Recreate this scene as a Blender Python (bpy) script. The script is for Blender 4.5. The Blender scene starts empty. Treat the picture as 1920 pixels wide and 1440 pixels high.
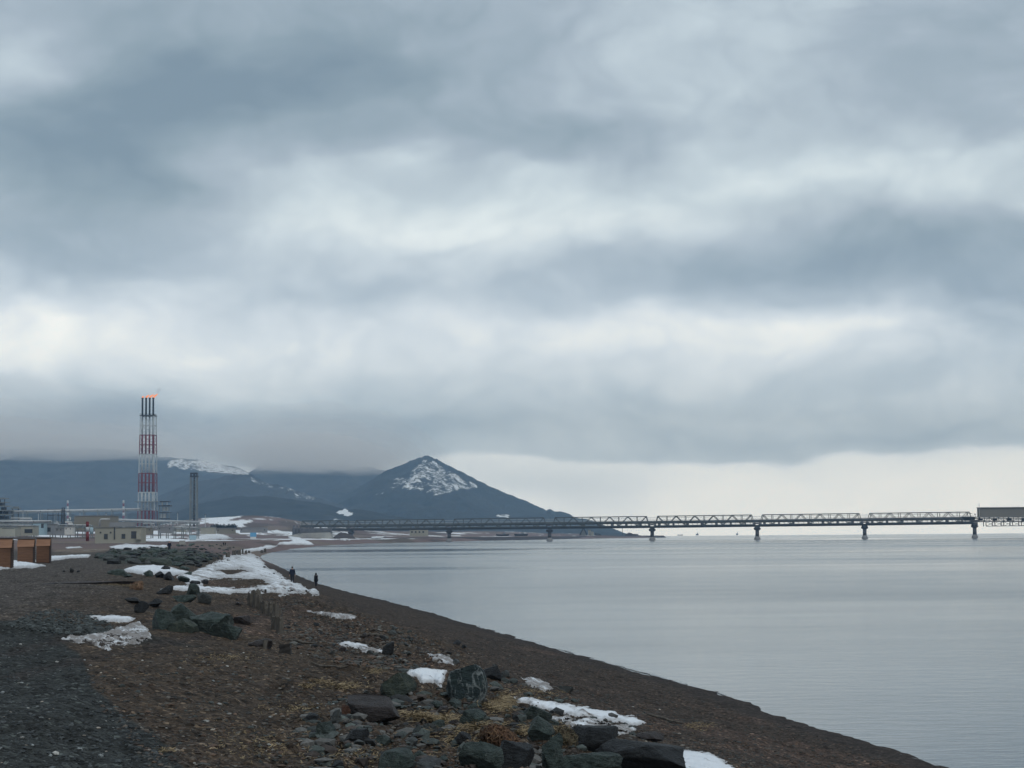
import bpy, bmesh, math, random
import numpy as np
from mathutils import Vector, Matrix

# ------------------------------------------------------------------ camera, world, sun, exposure
sc = bpy.context.scene
C = sc.collection
F = 3600.0                      # focal length in photo pixels (1920 wide)
CAMZ = 5.0
PITCH = math.atan(285.7 / F)
ROLL = -0.0076
cam_d = bpy.data.cameras.new('camera')
cam_d.sensor_width = 36.0
cam_d.lens = F / 1920 * 36.0
cam_d.clip_start = 0.5
cam_d.clip_end = 60000
cam = bpy.data.objects.new('camera', cam_d)
C.objects.link(cam)
CM = Matrix.Rotation(math.pi / 2 + PITCH, 3, 'X') @ Matrix.Rotation(ROLL, 3, 'Z')
cam.matrix_world = Matrix.Translation((0, 0, CAMZ)) @ CM.to_4x4()
sc.camera = cam
CMN = np.array(CM)

sc.view_settings.view_transform = 'Standard'
sc.view_settings.look = 'None'
sc.view_settings.exposure = 0.0
sc.view_settings.gamma = 1.0
sc.cycles.use_denoising = True
sc.cycles.max_bounces = 8
sc.cycles.diffuse_bounces = 2
sc.cycles.glossy_bounces = 3
sc.cycles.transparent_max_bounces = 32
sc.cycles.volume_bounces = 3
sc.cycles.caustics_reflective = False
sc.cycles.caustics_refractive = False

def s2l(c):
    c = c / 255.0
    return c / 12.92 if c <= 0.04045 else ((c + 0.055) / 1.055) ** 2.4
def srgb(r, g, b):
    return (s2l(r), s2l(g), s2l(b), 1.0)

SUN_EL, SUN_AZ = math.radians(48), math.radians(150)   # azimuth clockwise from +Y
sun_d = bpy.data.lights.new('sun', 'SUN')
sun_d.energy = 1.0
sun_d.angle = math.radians(25)
sun_d.color = (1.0, 0.97, 0.93)
sun = bpy.data.objects.new('sun', sun_d)
C.objects.link(sun)
sd_ = Vector((math.sin(SUN_AZ) * math.cos(SUN_EL), math.cos(SUN_AZ) * math.cos(SUN_EL), math.sin(SUN_EL)))
sun.rotation_euler = sd_.to_track_quat('Z', 'Y').to_euler()

class NT:
    """tiny node-tree helper"""
    def __init__(s, nt): s.nt = nt
    def n(s, t, **kw):
        nd = s.nt.nodes.new(t)
        for k, v in kw.items():
            if k.startswith('i_'):
                key = k[2:]
                key = int(key) if key.isdigit() else key.replace('_', ' ')
                s.set(nd, key, v)
            else: setattr(nd, k, v)
        return nd
    def set(s, nd, key, v):
        sock = nd.inputs[key]
        if isinstance(v, bpy.types.NodeSocket): s.nt.links.new(v, sock)
        else: sock.default_value = v
    def m(s, op, a, b=0.0, c=0.0, clamp=False):
        nd = s.nt.nodes.new('ShaderNodeMath'); nd.operation = op; nd.use_clamp = clamp
        s.set(nd, 0, a)
        s.set(nd, 1, b)
        if op in ('MULTIPLY_ADD', 'SMOOTH_MIN', 'SMOOTH_MAX'): s.set(nd, 2, c)
        return nd.outputs[0]
    def mix(s, f, a, b):
        nd = s.nt.nodes.new('ShaderNodeMix'); nd.data_type = 'RGBA'
        s.set(nd, 0, f); s.set(nd, 6, a); s.set(nd, 7, b)
        return nd.outputs[2]
    def ramp(s, f, stops, interp='LINEAR'):
        nd = s.nt.nodes.new('ShaderNodeValToRGB'); nd.color_ramp.interpolation = interp
        els = nd.color_ramp.elements
        while len(els) < len(stops): els.new(0.5)
        for e, (p, c) in zip(els, stops):
            e.position = p; e.color = c if len(c) == 4 else (*c, 1)
        s.set(nd, 0, f)
        return nd.outputs[0]
    def noise(s, vec, scale, detail=4, rough=0.5, dist=0.0):
        nd = s.nt.nodes.new('ShaderNodeTexNoise')
        if vec is not None: s.set(nd, 'Vector', vec)
        nd.inputs['Scale'].default_value = scale; nd.inputs['Detail'].default_value = detail
        nd.inputs['Roughness'].default_value = rough; nd.inputs['Distortion'].default_value = dist
        return nd.outputs['Fac']

# --- the overcast sky: clouds laid out by direction (azimuth, elevation)
w = bpy.data.worlds.new("World"); sc.world = w; w.use_nodes = True
wt = w.node_tree; wt.nodes.clear(); N = NT(wt)
tc = N.n('ShaderNodeTexCoord').outputs['Generated']
sep = N.n('ShaderNodeSeparateXYZ', i_0=tc)
X_, Y_, Z_ = sep.outputs
az = N.m('MULTIPLY', N.m('ARCTAN2', X_, Y_), 3.6)            # ~ thousands of photo pixels
el = N.m('MULTIPLY', N.m('ARCSINE', Z_), 3.6)
uv = N.n('ShaderNodeCombineXYZ', i_0=az, i_1=el).outputs[0]
wv = N.n('ShaderNodeVectorMath', operation='MULTIPLY', i_0=uv, i_1=(1.0, 2.2, 1.0)).outputs[0]
def vnoise(vec, scale, detail, rough, off=0.0):
    nd = wt.nodes.new('ShaderNodeTexNoise'); N.set(nd, 'Vector', vec); nd.noise_dimensions = '4D'
    nd.inputs['W'].default_value = off
    nd.inputs['Scale'].default_value = scale; nd.inputs['Detail'].default_value = detail
    nd.inputs['Roughness'].default_value = rough
    return nd
w1 = vnoise(wv, 2.2, 4, 0.5, 3.1).outputs['Color']
w1c = N.n('ShaderNodeVectorMath', operation='SUBTRACT', i_0=w1, i_1=(0.5, 0.5, 0.5)).outputs[0]
w1s = N.n('ShaderNodeVectorMath', operation='MULTIPLY', i_0=w1c, i_1=(0.34, 0.20, 0.0)).outputs[0]
uvw = N.n('ShaderNodeVectorMath', operation='ADD', i_0=uv, i_1=w1s).outputs[0]
n1 = vnoise(N.n('ShaderNodeVectorMath', operation='MULTIPLY', i_0=uvw, i_1=(1.0, 1.5, 1.0)).outputs[0], 2.6, 5, 0.5, 7.7).outputs['Fac']
n2 = vnoise(N.n('ShaderNodeVectorMath', operation='MULTIPLY', i_0=uvw, i_1=(1.0, 2.0, 1.0)).outputs[0], 8.0, 4, 0.55, 1.2).outputs['Fac']
ev = N.n('ShaderNodeSeparateXYZ', i_0=uvw).outputs[1]
# lightness by elevation (0 at the sea horizon, 1.0 = top of the photograph)
SKY_EL = [(0.0, .93), (.06, .90), (.125, .86), (.145, .50), (.20, .45), (.25, .60), (.33, .70), (.38, .74), (.45, .64),
          (.50, .60), (.58, .68), (.66, .56), (.75, .50), (.88, .48), (1.0, .55)]
Lr = N.ramp(ev, [(p, (v, v, v, 1)) for p, v in SKY_EL], 'EASE')
n3 = vnoise(N.n('ShaderNodeVectorMath', operation='MULTIPLY', i_0=uvw, i_1=(1.0, 1.7, 1.0)).outputs[0], 19.0, 4, 0.6, 4.2).outputs['Fac']
nb = vnoise(N.n('ShaderNodeVectorMath', operation='MULTIPLY', i_0=uvw, i_1=(1.0, 1.7, 1.0)).outputs[0], 4.2, 5, 0.5, 9.3).outputs['Fac']
tot = N.m('ADD', N.m('MULTIPLY_ADD', n1, 0.40, -0.18), N.m('MULTIPLY_ADD', n2, 0.20, -0.10))
tot = N.m('ADD', tot, N.m('MULTIPLY_ADD', n3, 0.08, -0.04))
tot = N.m('ADD', tot, N.m('MULTIPLY_ADD', N.m('ABSOLUTE', N.m('SUBTRACT', nb, 0.5)), 1.0, -0.08))
calm = N.ramp(ev, [(0.0, (.25, .25, .25, 1)), (.13, (.3, .3, .3, 1)), (.19, (1, 1, 1, 1))])
L = N.m('MULTIPLY_ADD', tot, calm, Lr)
# px, py, rx, ry, amount (photo pixels)
BLOBS = [
    (45, 110, 85, 62, .45), (320, 160, 280, 130, -.42), (650, 130, 350, 110, -.26), (120, 330, 200, 120, -.42), (330, 380, 110, 80, -.22),
    (430, 300, 90, 50, .12), (1310, 130, 210, 130, .22), (1560, 60, 150, 90, .08), (1800, 120, 150, 100, -.05), (1870, 235, 150, 45, -.12),
    (745, 292, 55, 26, .34), (1010, 275, 280, 40, -.20), (560, 350, 140, 60, .12), (930, 400, 270, 75, .26), (1130, 415, 170, 60, .14),
    (560, 430, 200, 60, .14), (1400, 300, 120, 50, .18), (1680, 325, 260, 60, .34), (1870, 370, 150, 35, .14), (1640, 455, 300, 75, -.36),
    (1860, 520, 200, 90, -.22), (1310, 515, 230, 45, -.20), (1560, 590, 160, 36, .20), (1880, 610, 140, 50, -.28), (60, 500, 120, 60, -.08),
    (130, 620, 230, 55, .12), (900, 650, 420, 50, .08), (620, 560, 300, 25, -.12), (300, 480, 300, 40, -.08), (360, 545, 90, 30, .12), (1250, 610, 220, 40, .14), (1700, 720, 320, 60, -.14),
    (1250, 745, 260, 30, -.10), (100, 800, 330, 50, -.12), (620, 800, 250, 35, -.04), (930, 855, 90, 22, .08), (1350, 835, 420, 28, -.12),
    (1750, 835, 260, 28, -.12), (150, 810, 650, 75, -.30), (620, 850, 300, 50, -.12), (450, 292, 60, 40, .12), (800, 480, 200, 40, .05), (400, 640, 200, 40, .06), (980, 930, 200, 40, -.28), (50, 640, 150, 60, .08)]
def sky_uv(px, py):
    d = CMN @ np.array([(px - 960) / F, (720 - py) / F, -1.0]); d /= np.linalg.norm(d)
    return math.atan2(d[0], d[1]) * 3.6, math.asin(d[2]) * 3.6
for px, py, rx, ry, a in BLOBS:
    u0, v0 = sky_uv(px, py); rx /= 1000; ry /= 1000
    q = N.n('ShaderNodeVectorMath', operation='MULTIPLY_ADD', i_0=uvw, i_1=(1 / rx, 1 / ry, 0), i_2=(-u0 / rx, -v0 / ry, 0)).outputs[0]
    d2 = N.n('ShaderNodeVectorMath', operation='DOT_PRODUCT', i_0=q, i_1=q).outputs['Value']
    e_ = N.m('EXPONENT', N.m('MULTIPLY', d2, -0.8))
    L = N.m('MULTIPLY_ADD', e_, a, L)
L = N.m('MULTIPLY_ADD', L, 0.90, 0.055)
cold = N.ramp(L, [(0.0, srgb(122, 141, 156)), (0.25, srgb(142, 160, 173)), (0.5, srgb(168, 183, 197)), (0.75, srgb(200, 215, 226)), (1.0, srgb(230, 243, 250))])
warm = N.ramp(L, [(0.0, srgb(124, 141, 162)), (0.25, srgb(150, 166, 184)), (0.5, srgb(180, 194, 210)), (0.75, srgb(212, 222, 235)), (1.0, srgb(250, 253, 255))])
wf = N.ramp(el, [(0.0, (1, 1, 1, 1)), (0.42, (0.85, .85, .85, 1)), (0.62, (0, 0, 0, 1))])
clouds = N.mix(wf, cold, warm)
gf = N.ramp(el, [(0.0, (1, 1, 1, 1)), (0.16, (0.9, .9, .9, 1)), (0.6, (.12, .12, .12, 1)), (1.0, (0.05, .05, .05, 1))])
gain = N.n('ShaderNodeVectorMath', operation='MULTIPLY_ADD', i_0=gf, i_1=(0.15, 0.26, 0.34), i_2=(1.03, 1.03, 1.01)).outputs[0]
clouds = N.n('ShaderNodeVectorMath', operation='MULTIPLY', i_0=clouds, i_1=gain).outputs[0]
sky = N.n('ShaderNodeTexSky', sky_type='NISHITA', sun_disc=False)
sky.sun_elevation = SUN_EL; sky.sun_rotation = SUN_AZ
skyc = N.n('ShaderNodeVectorMath', operation='SCALE', i_0=sky.outputs[0], i_Scale=0.10).outputs[0]
# a thin share of blue sky shows through the deck
both = N.mix(0.10, clouds, skyc)
# under the horizon
gnd = N.m('GREATER_THAN', Z_, -0.02)
both = N.mix(gnd, (0.12, 0.13, 0.14, 1), both)
bg = N.n('ShaderNodeBackground', i_Color=both, i_Strength=1.0)
wo = N.n('ShaderNodeOutputWorld'); wt.links.new(bg.outputs[0], wo.inputs[0])
w.cycles.sampling_method = 'MANUAL'; w.cycles.sample_map_resolution = 512

# ------------------------------------------------------------------ helpers
rng = np.random.default_rng(11); random.seed(5)

def hash2(ix, iy, seed):
    h = (ix.astype(np.int64) * 374761393 + iy.astype(np.int64) * 668265263 + seed * 1274126177) & 0xffffffff
    h = ((h ^ (h >> 13)) * 1274126177) & 0xffffffff
    return ((h ^ (h >> 16)) & 0xffff) / 65535.0
def vn2(x, y, seed=0):
    x = np.asarray(x, float); y = np.asarray(y, float)
    ix = np.floor(x); iy = np.floor(y); fx = x - ix; fy = y - iy
    fx = fx * fx * fx * (fx * (fx * 6 - 15) + 10); fy = fy * fy * fy * (fy * (fy * 6 - 15) + 10)
    a = hash2(ix, iy, seed); b = hash2(ix + 1, iy, seed); c = hash2(ix, iy + 1, seed); d = hash2(ix + 1, iy + 1, seed)
    return (a + (b - a) * fx) * (1 - fy) + (c + (d - c) * fx) * fy
def fbm(x, y, o=4, seed=0, g=0.5):
    s = 0; a = 1; t = 0
    for i in range(o):
        s = s + a * (vn2(x * 2 ** i + 17.3 * i, y * 2 ** i - 9.1 * i, seed + i) - 0.5); t += a; a *= g
    return s / t * 2                                    # about -1..1
def sstep(a, b, x):
    t = np.clip((x - a) / (b - a), 0, 1); return t * t * (3 - 2 * t)

def ray(px, py):
    """direction of the picture point, scaled so that y (depth) is 1"""
    px = np.asarray(px, float); py = np.asarray(py, float)
    d = np.stack([(px - 960) / F, (720 - py) / F, -np.ones_like(px)], -1) @ CMN.T
    return d / d[..., 1:2]
def P(px, py, Y):
    """the real point at depth Y that the picture shows at (px, py)"""
    d = ray(px, py); return np.array([d[..., 0] * Y, np.ones_like(d[..., 0]) * Y, CAMZ + d[..., 2] * Y]).T if np.ndim(px) else Vector((d[0] * Y, Y, CAMZ + d[2] * Y))
def proj(x, y, z):
    v = np.stack([x, y, z - CAMZ], -1) @ CMN
    dz = np.where(v[..., 2] < -0.01, -v[..., 2], 0.01)
    return 960 + v[..., 0] / dz * F, 720 - v[..., 1] / dz * F
def hor(px): return 998.4 + (1920 - px) * 0.0076
def depth0(px, py, z=0.0):
    d = ray(px, py); return (z - CAMZ) / d[..., 2]

def in_poly(x, y, poly):
    r = np.zeros(np.shape(x), bool); n = len(poly); j = n - 1
    for i in range(n):
        xi, yi = poly[i]; xj, yj = poly[j]
        if yi != yj:
            c = ((yi > y) != (yj > y)) & (x < (xj - xi) * (y - yi) / (yj - yi) + xi)
            r ^= c
        j = i
    return r
def seg_dist(x, y, pts, closed=False):
    best = np.full(np.shape(x), 1e18); n = len(pts)
    for i in range(n if closed else n - 1):
        ax, ay = pts[i]; bx, by = pts[(i + 1) % n]
        dx, dy = bx - ax, by - ay; L2 = dx * dx + dy * dy + 1e-12
        t = np.clip(((x - ax) * dx + (y - ay) * dy) / L2, 0, 1)
        d = (x - ax - t * dx) ** 2 + (y - ay - t * dy) ** 2
        best = np.minimum(best, d)
    return np.sqrt(best)
def poly_sd(x, y, poly):
    d = seg_dist(x, y, poly, True); return np.where(in_poly(x, y, poly), d, -d)

def mesh_np(name, co, faces, mats=(), parent=None, smooth=False, attr=None):
    """faces: (n,4) or (n,3) int array"""
    me = bpy.data.meshes.new(name)
    faces = np.asarray(faces, np.int32); k = faces.shape[1]
    me.vertices.add(len(co)); me.vertices.foreach_set('co', np.asarray(co, np.float32).ravel())
    me.loops.add(faces.size); me.loops.foreach_set('vertex_index', faces.ravel())
    me.polygons.add(len(faces)); me.polygons.foreach_set('loop_start', np.arange(0, faces.size, k, dtype=np.int32))
    me.polygons.foreach_set('use_smooth', np.full(len(faces), smooth))
    me.update(calc_edges=True); me.validate()
    for m_ in mats: me.materials.append(m_)
    if attr:
        for an, av in attr.items():
            av = np.asarray(av, np.float32)
            if av.ndim == 2:
                a = me.color_attributes.new(an, 'FLOAT_COLOR', 'POINT')
                if av.shape[1] == 3: av = np.concatenate([av, np.ones((len(av), 1), np.float32)], 1)
                a.data.foreach_set('color', av.ravel())
            else:
                a = me.attributes.new(an, 'FLOAT', 'POINT'); a.data.foreach_set('value', av)
    o = bpy.data.objects.new(name, me); C.objects.link(o)
    if parent: o.parent = parent
    return o

class MB:
    def __init__(s): s.v = []; s.f = []
    def add(s, vs, fs):
        b = len(s.v); s.v += [tuple(v) for v in vs]; s.f += [tuple(b + i for i in f) for f in fs]
    def box(s, c, d, rz=0.0):
        x, y, z = d[0] / 2, d[1] / 2, d[2] / 2; ca, sa = math.cos(rz), math.sin(rz)
        vs = [(c[0] + i * x * ca - j * y * sa, c[1] + i * x * sa + j * y * ca, c[2] + k * z) for k in (-1, 1) for i, j in ((-1, -1), (1, -1), (1, 1), (-1, 1))]
        s.add(vs, [(3, 2, 1, 0), (4, 5, 6, 7), (0, 1, 5, 4), (1, 2, 6, 5), (2, 3, 7, 6), (3, 0, 4, 7)]); return s
    def bar(s, a, b, w, h=None):
        a = Vector(a); b = Vector(b); d = (b - a); 
        if d.length < 1e-6: return s
        d.normalize(); up = Vector((0, 0, 1)) if abs(d.z) < 0.95 else Vector((0, 1, 0))
        x = d.cross(up).normalized() * (w / 2); y = d.cross(x).normalized() * ((h or w) / 2)
        vs = [p + i * x + j * y for p in (a, b) for i, j in ((-1, -1), (1, -1), (1, 1), (-1, 1))]
        s.add(vs, [(3, 2, 1, 0), (4, 5, 6, 7), (0, 1, 5, 4), (1, 2, 6, 5), (2, 3, 7, 6), (3, 0, 4, 7)]); return s
    def tube(s, pts, r, n=10, caps=True):
        pts = [Vector(p) for p in pts]; rs = r if isinstance(r, (list, tuple)) else [r] * len(pts)
        base = len(s.v); 
        for i, p in enumerate(pts):
            d = (pts[min(i + 1, len(pts) - 1)] - pts[max(i - 1, 0)])
            if d.length < 1e-7: d = Vector((0, 0, 1))
            d.normalize(); up = Vector((0, 1, 0)) if abs(d.z) > 0.9 else Vector((0, 0, 1))
            x = d.cross(up).normalized(); y = d.cross(x).normalized()
            for k in range(n):
                t = 2 * math.pi * k / n; s.v.append(tuple(p + x * rs[i] * math.cos(t) + y * rs[i] * math.sin(t)))
        for i in range(len(pts) - 1):
            for k in range(n):
                a = base + i * n + k; b = base + i * n + (k + 1) % n; s.f.append((a, a + n, b + n, b))
        if caps:
            s.f.append(tuple(base + k for k in range(n))); s.f.append(tuple(base + (len(pts) - 1) * n + k for k in reversed(range(n))))
        return s
    def prism(s, prof, a, b):
        """profile of (offset vector) points swept from a to b"""
        n = len(prof); vs = [Vector(a) + Vector(p) for p in prof] + [Vector(b) + Vector(p) for p in prof]
        s.add(vs, [tuple(range(n))[::-1], tuple(range(n, 2 * n))] + [(i, (i + 1) % n, n + (i + 1) % n, n + i) for i in range(n)]); return s
    def build(s, name, m, parent=None, smooth=False, bevel=0):
        me = bpy.data.meshes.new(name); me.from_pydata(s.v, [], s.f); me.update()
        if m: me.materials.append(m)
        bm = bmesh.new(); bm.from_mesh(me); bmesh.ops.recalc_face_normals(bm, faces=bm.faces)
        if bevel: bmesh.ops.bevel(bm, geom=bm.edges[:], offset=bevel, segments=1, affect='EDGES')
        bm.to_mesh(me); bm.free()
        if smooth: me.polygons.foreach_set('use_smooth', [True] * len(me.polygons))
        o = bpy.data.objects.new(name, me); C.objects.link(o)
        if parent:
            o.parent = parent
            T_ = Vector(parent.location); pr = parent.parent
            while pr: T_ += Vector(pr.location); pr = pr.parent
            me.transform(Matrix.Translation(-T_))        # built in world coordinates, stored in the parent's
        return o
def tag(o, label=None, cat=None, group=None, kind=None):
    if label: o['label'] = label
    if cat: o['category'] = cat
    if group: o['group'] = group
    if kind: o['kind'] = kind
    return o
def thing(name, loc, label, cat, group=None):
    o = bpy.data.objects.new(name, None); C.objects.link(o); o.location = loc; o.empty_display_size = 0.3
    return tag(o, label, cat, group)
def origin(o, loc):
    loc = Vector(loc); o.data.transform(Matrix.Translation(-loc)); o.location = loc; return o

# ------------------------------------------------------------------ materials
def mat(name, col, rough=0.8, var=0.25, scale=3.0, bump=0.0, bscale=20.0, metal=0.0, col2=None, coords='Object', spec=0.3):
    m = bpy.data.materials.new(name); m.use_nodes = True; nt = m.node_tree; n = NT(nt)
    b = nt.nodes['Principled BSDF']; b.inputs['Roughness'].default_value = rough; b.inputs['Metallic'].default_value = metal
    b.inputs['Specular IOR Level'].default_value = spec
    co = n.n('ShaderNodeTexCoord').outputs[coords]
    f = n.noise(co, scale, 5, 0.6)
    f = n.ramp(f, [(0.3, (0, 0, 0, 1)), (0.7, (1, 1, 1, 1))])
    c1 = (*[max(0, c * (1 - var)) for c in col[:3]], 1)
    c2 = (*col2[:3], 1) if col2 else (*[min(1, c * (1 + var)) for c in col[:3]], 1)
    nt.links.new(n.mix(f, c1, c2), b.inputs['Base Color'])
    if bump:
        bn = n.n('ShaderNodeBump', i_Strength=bump, i_Height=n.noise(co, bscale, 5, 0.6), i_Distance=0.05)
        nt.links.new(bn.outputs[0], b.inputs['Normal'])
    return m

def wood_mat(name, c1, c2, vertical=True, scale=12):
    m = bpy.data.materials.new(name); m.use_nodes = True; nt = m.node_tree; n = NT(nt); b = nt.nodes['Principled BSDF']
    b.inputs['Roughness'].default_value = 0.85
    co = n.n('ShaderNodeTexCoord').outputs['Object']
    st = n.n('ShaderNodeVectorMath', operation='MULTIPLY', i_0=co, i_1=(1, 1, 0.08) if vertical else (0.1, 0.1, 1)).outputs[0]
    f = n.noise(st, scale, 5, 0.65)
    nt.links.new(n.ramp(f, [(0.3, (*c1, 1)), (0.7, (*c2, 1))]), b.inputs['Base Color'])
    bn = n.n('ShaderNodeBump', i_Strength=0.6, i_Height=f, i_Distance=0.02)
    nt.links.new(bn.outputs[0], b.inputs['Normal'])
    return m

def rock_mat(name, dark, light, vein=0.0, moss=None):
    m = bpy.data.materials.new(name); m.use_nodes = True; nt = m.node_tree; n = NT(nt); b = nt.nodes['Principled BSDF']
    b.inputs['Roughness'].default_value = 0.62; b.inputs['Specular IOR Level'].default_value = 0.35
    co = n.n('ShaderNodeTexCoord').outputs['Object']
    f = n.noise(co, 3.5, 6, 0.65, 0.6)
    st_ = n.noise(n.n('ShaderNodeVectorMath', operation='MULTIPLY', i_0=co, i_1=(1, 1, 3.5)).outputs[0], 4.5, 6, .7, 1.0)
    f = n.m('MULTIPLY_ADD', st_, 0.5, n.m('MULTIPLY', f, 0.5))
    c = n.ramp(f, [(0.36, (*dark, 1)), (0.52, (*[(a + b_) / 2 for a, b_ in zip(dark, light)], 1)), (0.66, (*light, 1))])
    if moss:
        f2 = n.ramp(n.noise(co, 9, 5, 0.7), [(0.5, (0, 0, 0, 1)), (0.62, (1, 1, 1, 1))]); c = n.mix(n.m('MULTIPLY', f2, 0.8), c, (*moss, 1))
    if vein:
        cs_ = n.n('ShaderNodeVectorMath', operation='MULTIPLY', i_0=co, i_1=(1.0, 1.0, 0.45)).outputs[0]
        va = n.m('ABSOLUTE', n.m('SUBTRACT', n.noise(cs_, 1.9, 1, 0.4), 0.5)); vb = n.m('ABSOLUTE', n.m('SUBTRACT', n.noise(n.n('ShaderNodeVectorMath', operation='ADD', i_0=cs_, i_1=(7.3, 2.1, 4.4)).outputs[0], 3.4, 2, 0.5), 0.47))
        vc = n.m('ABSOLUTE', n.m('SUBTRACT', n.noise(n.n('ShaderNodeVectorMath', operation='ADD', i_0=cs_, i_1=(1.3, 8.1, 2.4)).outputs[0], 5.0, 3, 0.5), 0.53))
        th_ = n.m('MULTIPLY_ADD', n.noise(co, 5, 4, .65), 0.18, -0.055)
        fa = n.m('MULTIPLY', n.m('SUBTRACT', th_, va), 28.0, clamp=True); fb = n.m('MULTIPLY', n.m('SUBTRACT', n.m('MULTIPLY', th_, .8), vb), 30.0, clamp=True); fc = n.m('MULTIPLY', n.m('SUBTRACT', n.m('MULTIPLY', th_, .5), vc), 40.0, clamp=True)
        f3 = n.m('MULTIPLY', n.m('MAXIMUM', n.m('MAXIMUM', fa, fb), fc), n.m('MULTIPLY', n.noise(co, 9, 4, .6), 1.7), clamp=True); c = n.mix(n.m('MULTIPLY', f3, vein), c, (0.32, 0.36, 0.36, 1))
    nt.links.new(c, b.inputs['Base Color'])
    h = n.m('ADD', n.m('ADD', n.noise(co, 5, 8, 0.7), n.m('MULTIPLY', st_, 0.9)), n.m('MULTIPLY', n.noise(co, 25, 4, 0.6), 0.3))
    bn = n.n('ShaderNodeBump', i_Strength=1.0, i_Height=h, i_Distance=0.2)
    nt.links.new(bn.outputs[0], b.inputs['Normal'])
    return m

def snow_mat(name, dirt=0.2, dscale=1.2):
    m = bpy.data.materials.new(name); m.use_nodes = True; nt = m.node_tree; n = NT(nt); b = nt.nodes['Principled BSDF']
    b.inputs['Roughness'].default_value = 0.7; b.inputs['Specular IOR Level'].default_value = 0.2
    co = n.n('ShaderNodeTexCoord').outputs['Object']
    f = n.noise(co, dscale, 8, 0.7)
    lo = 0.70 - dirt * 0.5
    dm = n.m('MULTIPLY', n.ramp(f, [(lo - 0.04, (0, 0, 0, 1)), (lo + 0.07, (1, 1, 1, 1))]), 0.85)
    at = n.n('ShaderNodeAttribute', attribute_name='thin').outputs['Fac']
    dm = n.m('MAXIMUM', dm, n.m('MULTIPLY', at, n.m('MULTIPLY', n.noise(co, dscale * 5 + 3, 4, 0.7), 1.25)), clamp=True)
    nt.links.new(n.mix(dm, (0.70, 0.74, 0.78, 1), (0.15, 0.13, 0.115, 1)), b.inputs['Base Color'])
    bn = n.n('ShaderNodeBump', i_Strength=0.5, i_Height=n.noise(co, 4, 6, 0.6), i_Distance=0.1)
    nt.links.new(bn.outputs[0], b.inputs['Normal'])
    return m

M = {}
M['steel'] = mat('grey_painted_steel', (0.16, 0.18, 0.18), 0.6, 0.2, 0.1)
M['dark_steel'] = mat('dark_steel', (0.035, 0.04, 0.045), 0.6, 0.2, 0.1)
M['galv'] = mat('galvanised_pipe', (0.42, 0.44, 0.45), 0.45, 0.12, 0.2, metal=0.3)
M['white'] = mat('white_tower_paint', (0.40, 0.44, 0.455), 0.55, 0.12, 0.15)
M['red'] = mat('red_tower_paint', (0.15, 0.026, 0.032), 0.55, 0.2, 0.15)
M['concrete'] = mat('weathered_concrete', (0.30, 0.30, 0.28), 0.9, 0.2, 0.15)
M['pier'] = mat('pier_concrete', (0.10, 0.105, 0.115), 0.9, 0.25, 0.2)
M['pierfoot'] = mat('pier_foot_concrete', (0.22, 0.225, 0.23), 0.9, 0.25, 0.2)
M['cladding'] = mat('grey_brown_cladding', (0.20, 0.19, 0.165), 0.7, 0.06, 0.05)
M['beige'] = mat('beige_wall', (0.30, 0.295, 0.25), 0.85, 0.1, 0.1)
M['tan'] = mat('tan_wall', (0.19, 0.18, 0.15), 0.85, 0.1, 0.1)
M['roofgrey'] = mat('grey_roof', (0.22, 0.23, 0.24), 0.8, 0.15, 0.1)
M['window'] = mat('dark_window_glass', (0.03, 0.035, 0.04), 0.2, 0.1, 1.0, spec=0.5)
M['blue'] = mat('blue_booth_panel', (0.10, 0.28, 0.46), 0.6, 0.1, 1)
M['paleblue'] = mat('pale_blue_panel', (0.30, 0.42, 0.48), 0.6, 0.1, 1)
M['whitepanel'] = mat('white_panel', (0.55, 0.55, 0.53), 0.6, 0.1, 1)
M['postwood'] = wood_mat('weathered_pile_wood', (0.022, 0.019, 0.017), (0.12, 0.108, 0.09))
M['darkwood'] = wood_mat('charred_wood', (0.008, 0.007, 0.007), (0.03, 0.026, 0.022))
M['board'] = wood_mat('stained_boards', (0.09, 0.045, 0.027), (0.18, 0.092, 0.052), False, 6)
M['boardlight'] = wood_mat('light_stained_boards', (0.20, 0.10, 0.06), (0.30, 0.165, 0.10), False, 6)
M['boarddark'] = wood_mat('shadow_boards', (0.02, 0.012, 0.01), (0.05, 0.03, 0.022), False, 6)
M['cloth_navy'] = mat('navy_jacket_cloth', (0.012, 0.018, 0.035), 0.9, 0.2, 8)
M['cloth_black'] = mat('black_coat_cloth', (0.010, 0.012, 0.018), 0.9, 0.2, 8)
M['trouser'] = mat('dark_trouser_cloth', (0.014, 0.017, 0.026), 0.9, 0.2, 8)
M['skin'] = mat('skin', (0.45, 0.27, 0.20), 0.6, 0.08, 5)
M['hair'] = mat('dark_hair', (0.02, 0.014, 0.01), 0.7, 0.2, 20)
M['snow'] = snow_mat('clean_snow', 0.20)
M['snowdirty'] = snow_mat('dirty_snow', 0.55, 2.2)
M['snowmid'] = snow_mat('old_snow', 0.30, 0.9)
M['snowfield'] = snow_mat('streaked_snow', 0.36, 0.35)
M['rock_green'] = rock_mat('green_rock', (0.012, 0.022, 0.021), (0.105, 0.145, 0.128), 0.12)
M['rock_vein'] = rock_mat('veined_green_rock', (0.010, 0.022, 0.026), (0.05, 0.08, 0.08), 1.0)
M['rock_moss'] = rock_mat('speckled_rock', (0.022, 0.035, 0.030), (0.10, 0.125, 0.10), 0.0, moss=(0.10, 0.115, 0.085))
M['rock_dark'] = rock_mat('dark_rock', (0.007, 0.009, 0.012), (0.05, 0.056, 0.06), 0.0)
M['rock_brown'] = rock_mat('brown_rock', (0.03, 0.025, 0.025), (0.085, 0.072, 0.07))
M['rock_grey'] = rock_mat('grey_rock', (0.04, 0.048, 0.048), (0.14, 0.15, 0.145))
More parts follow.
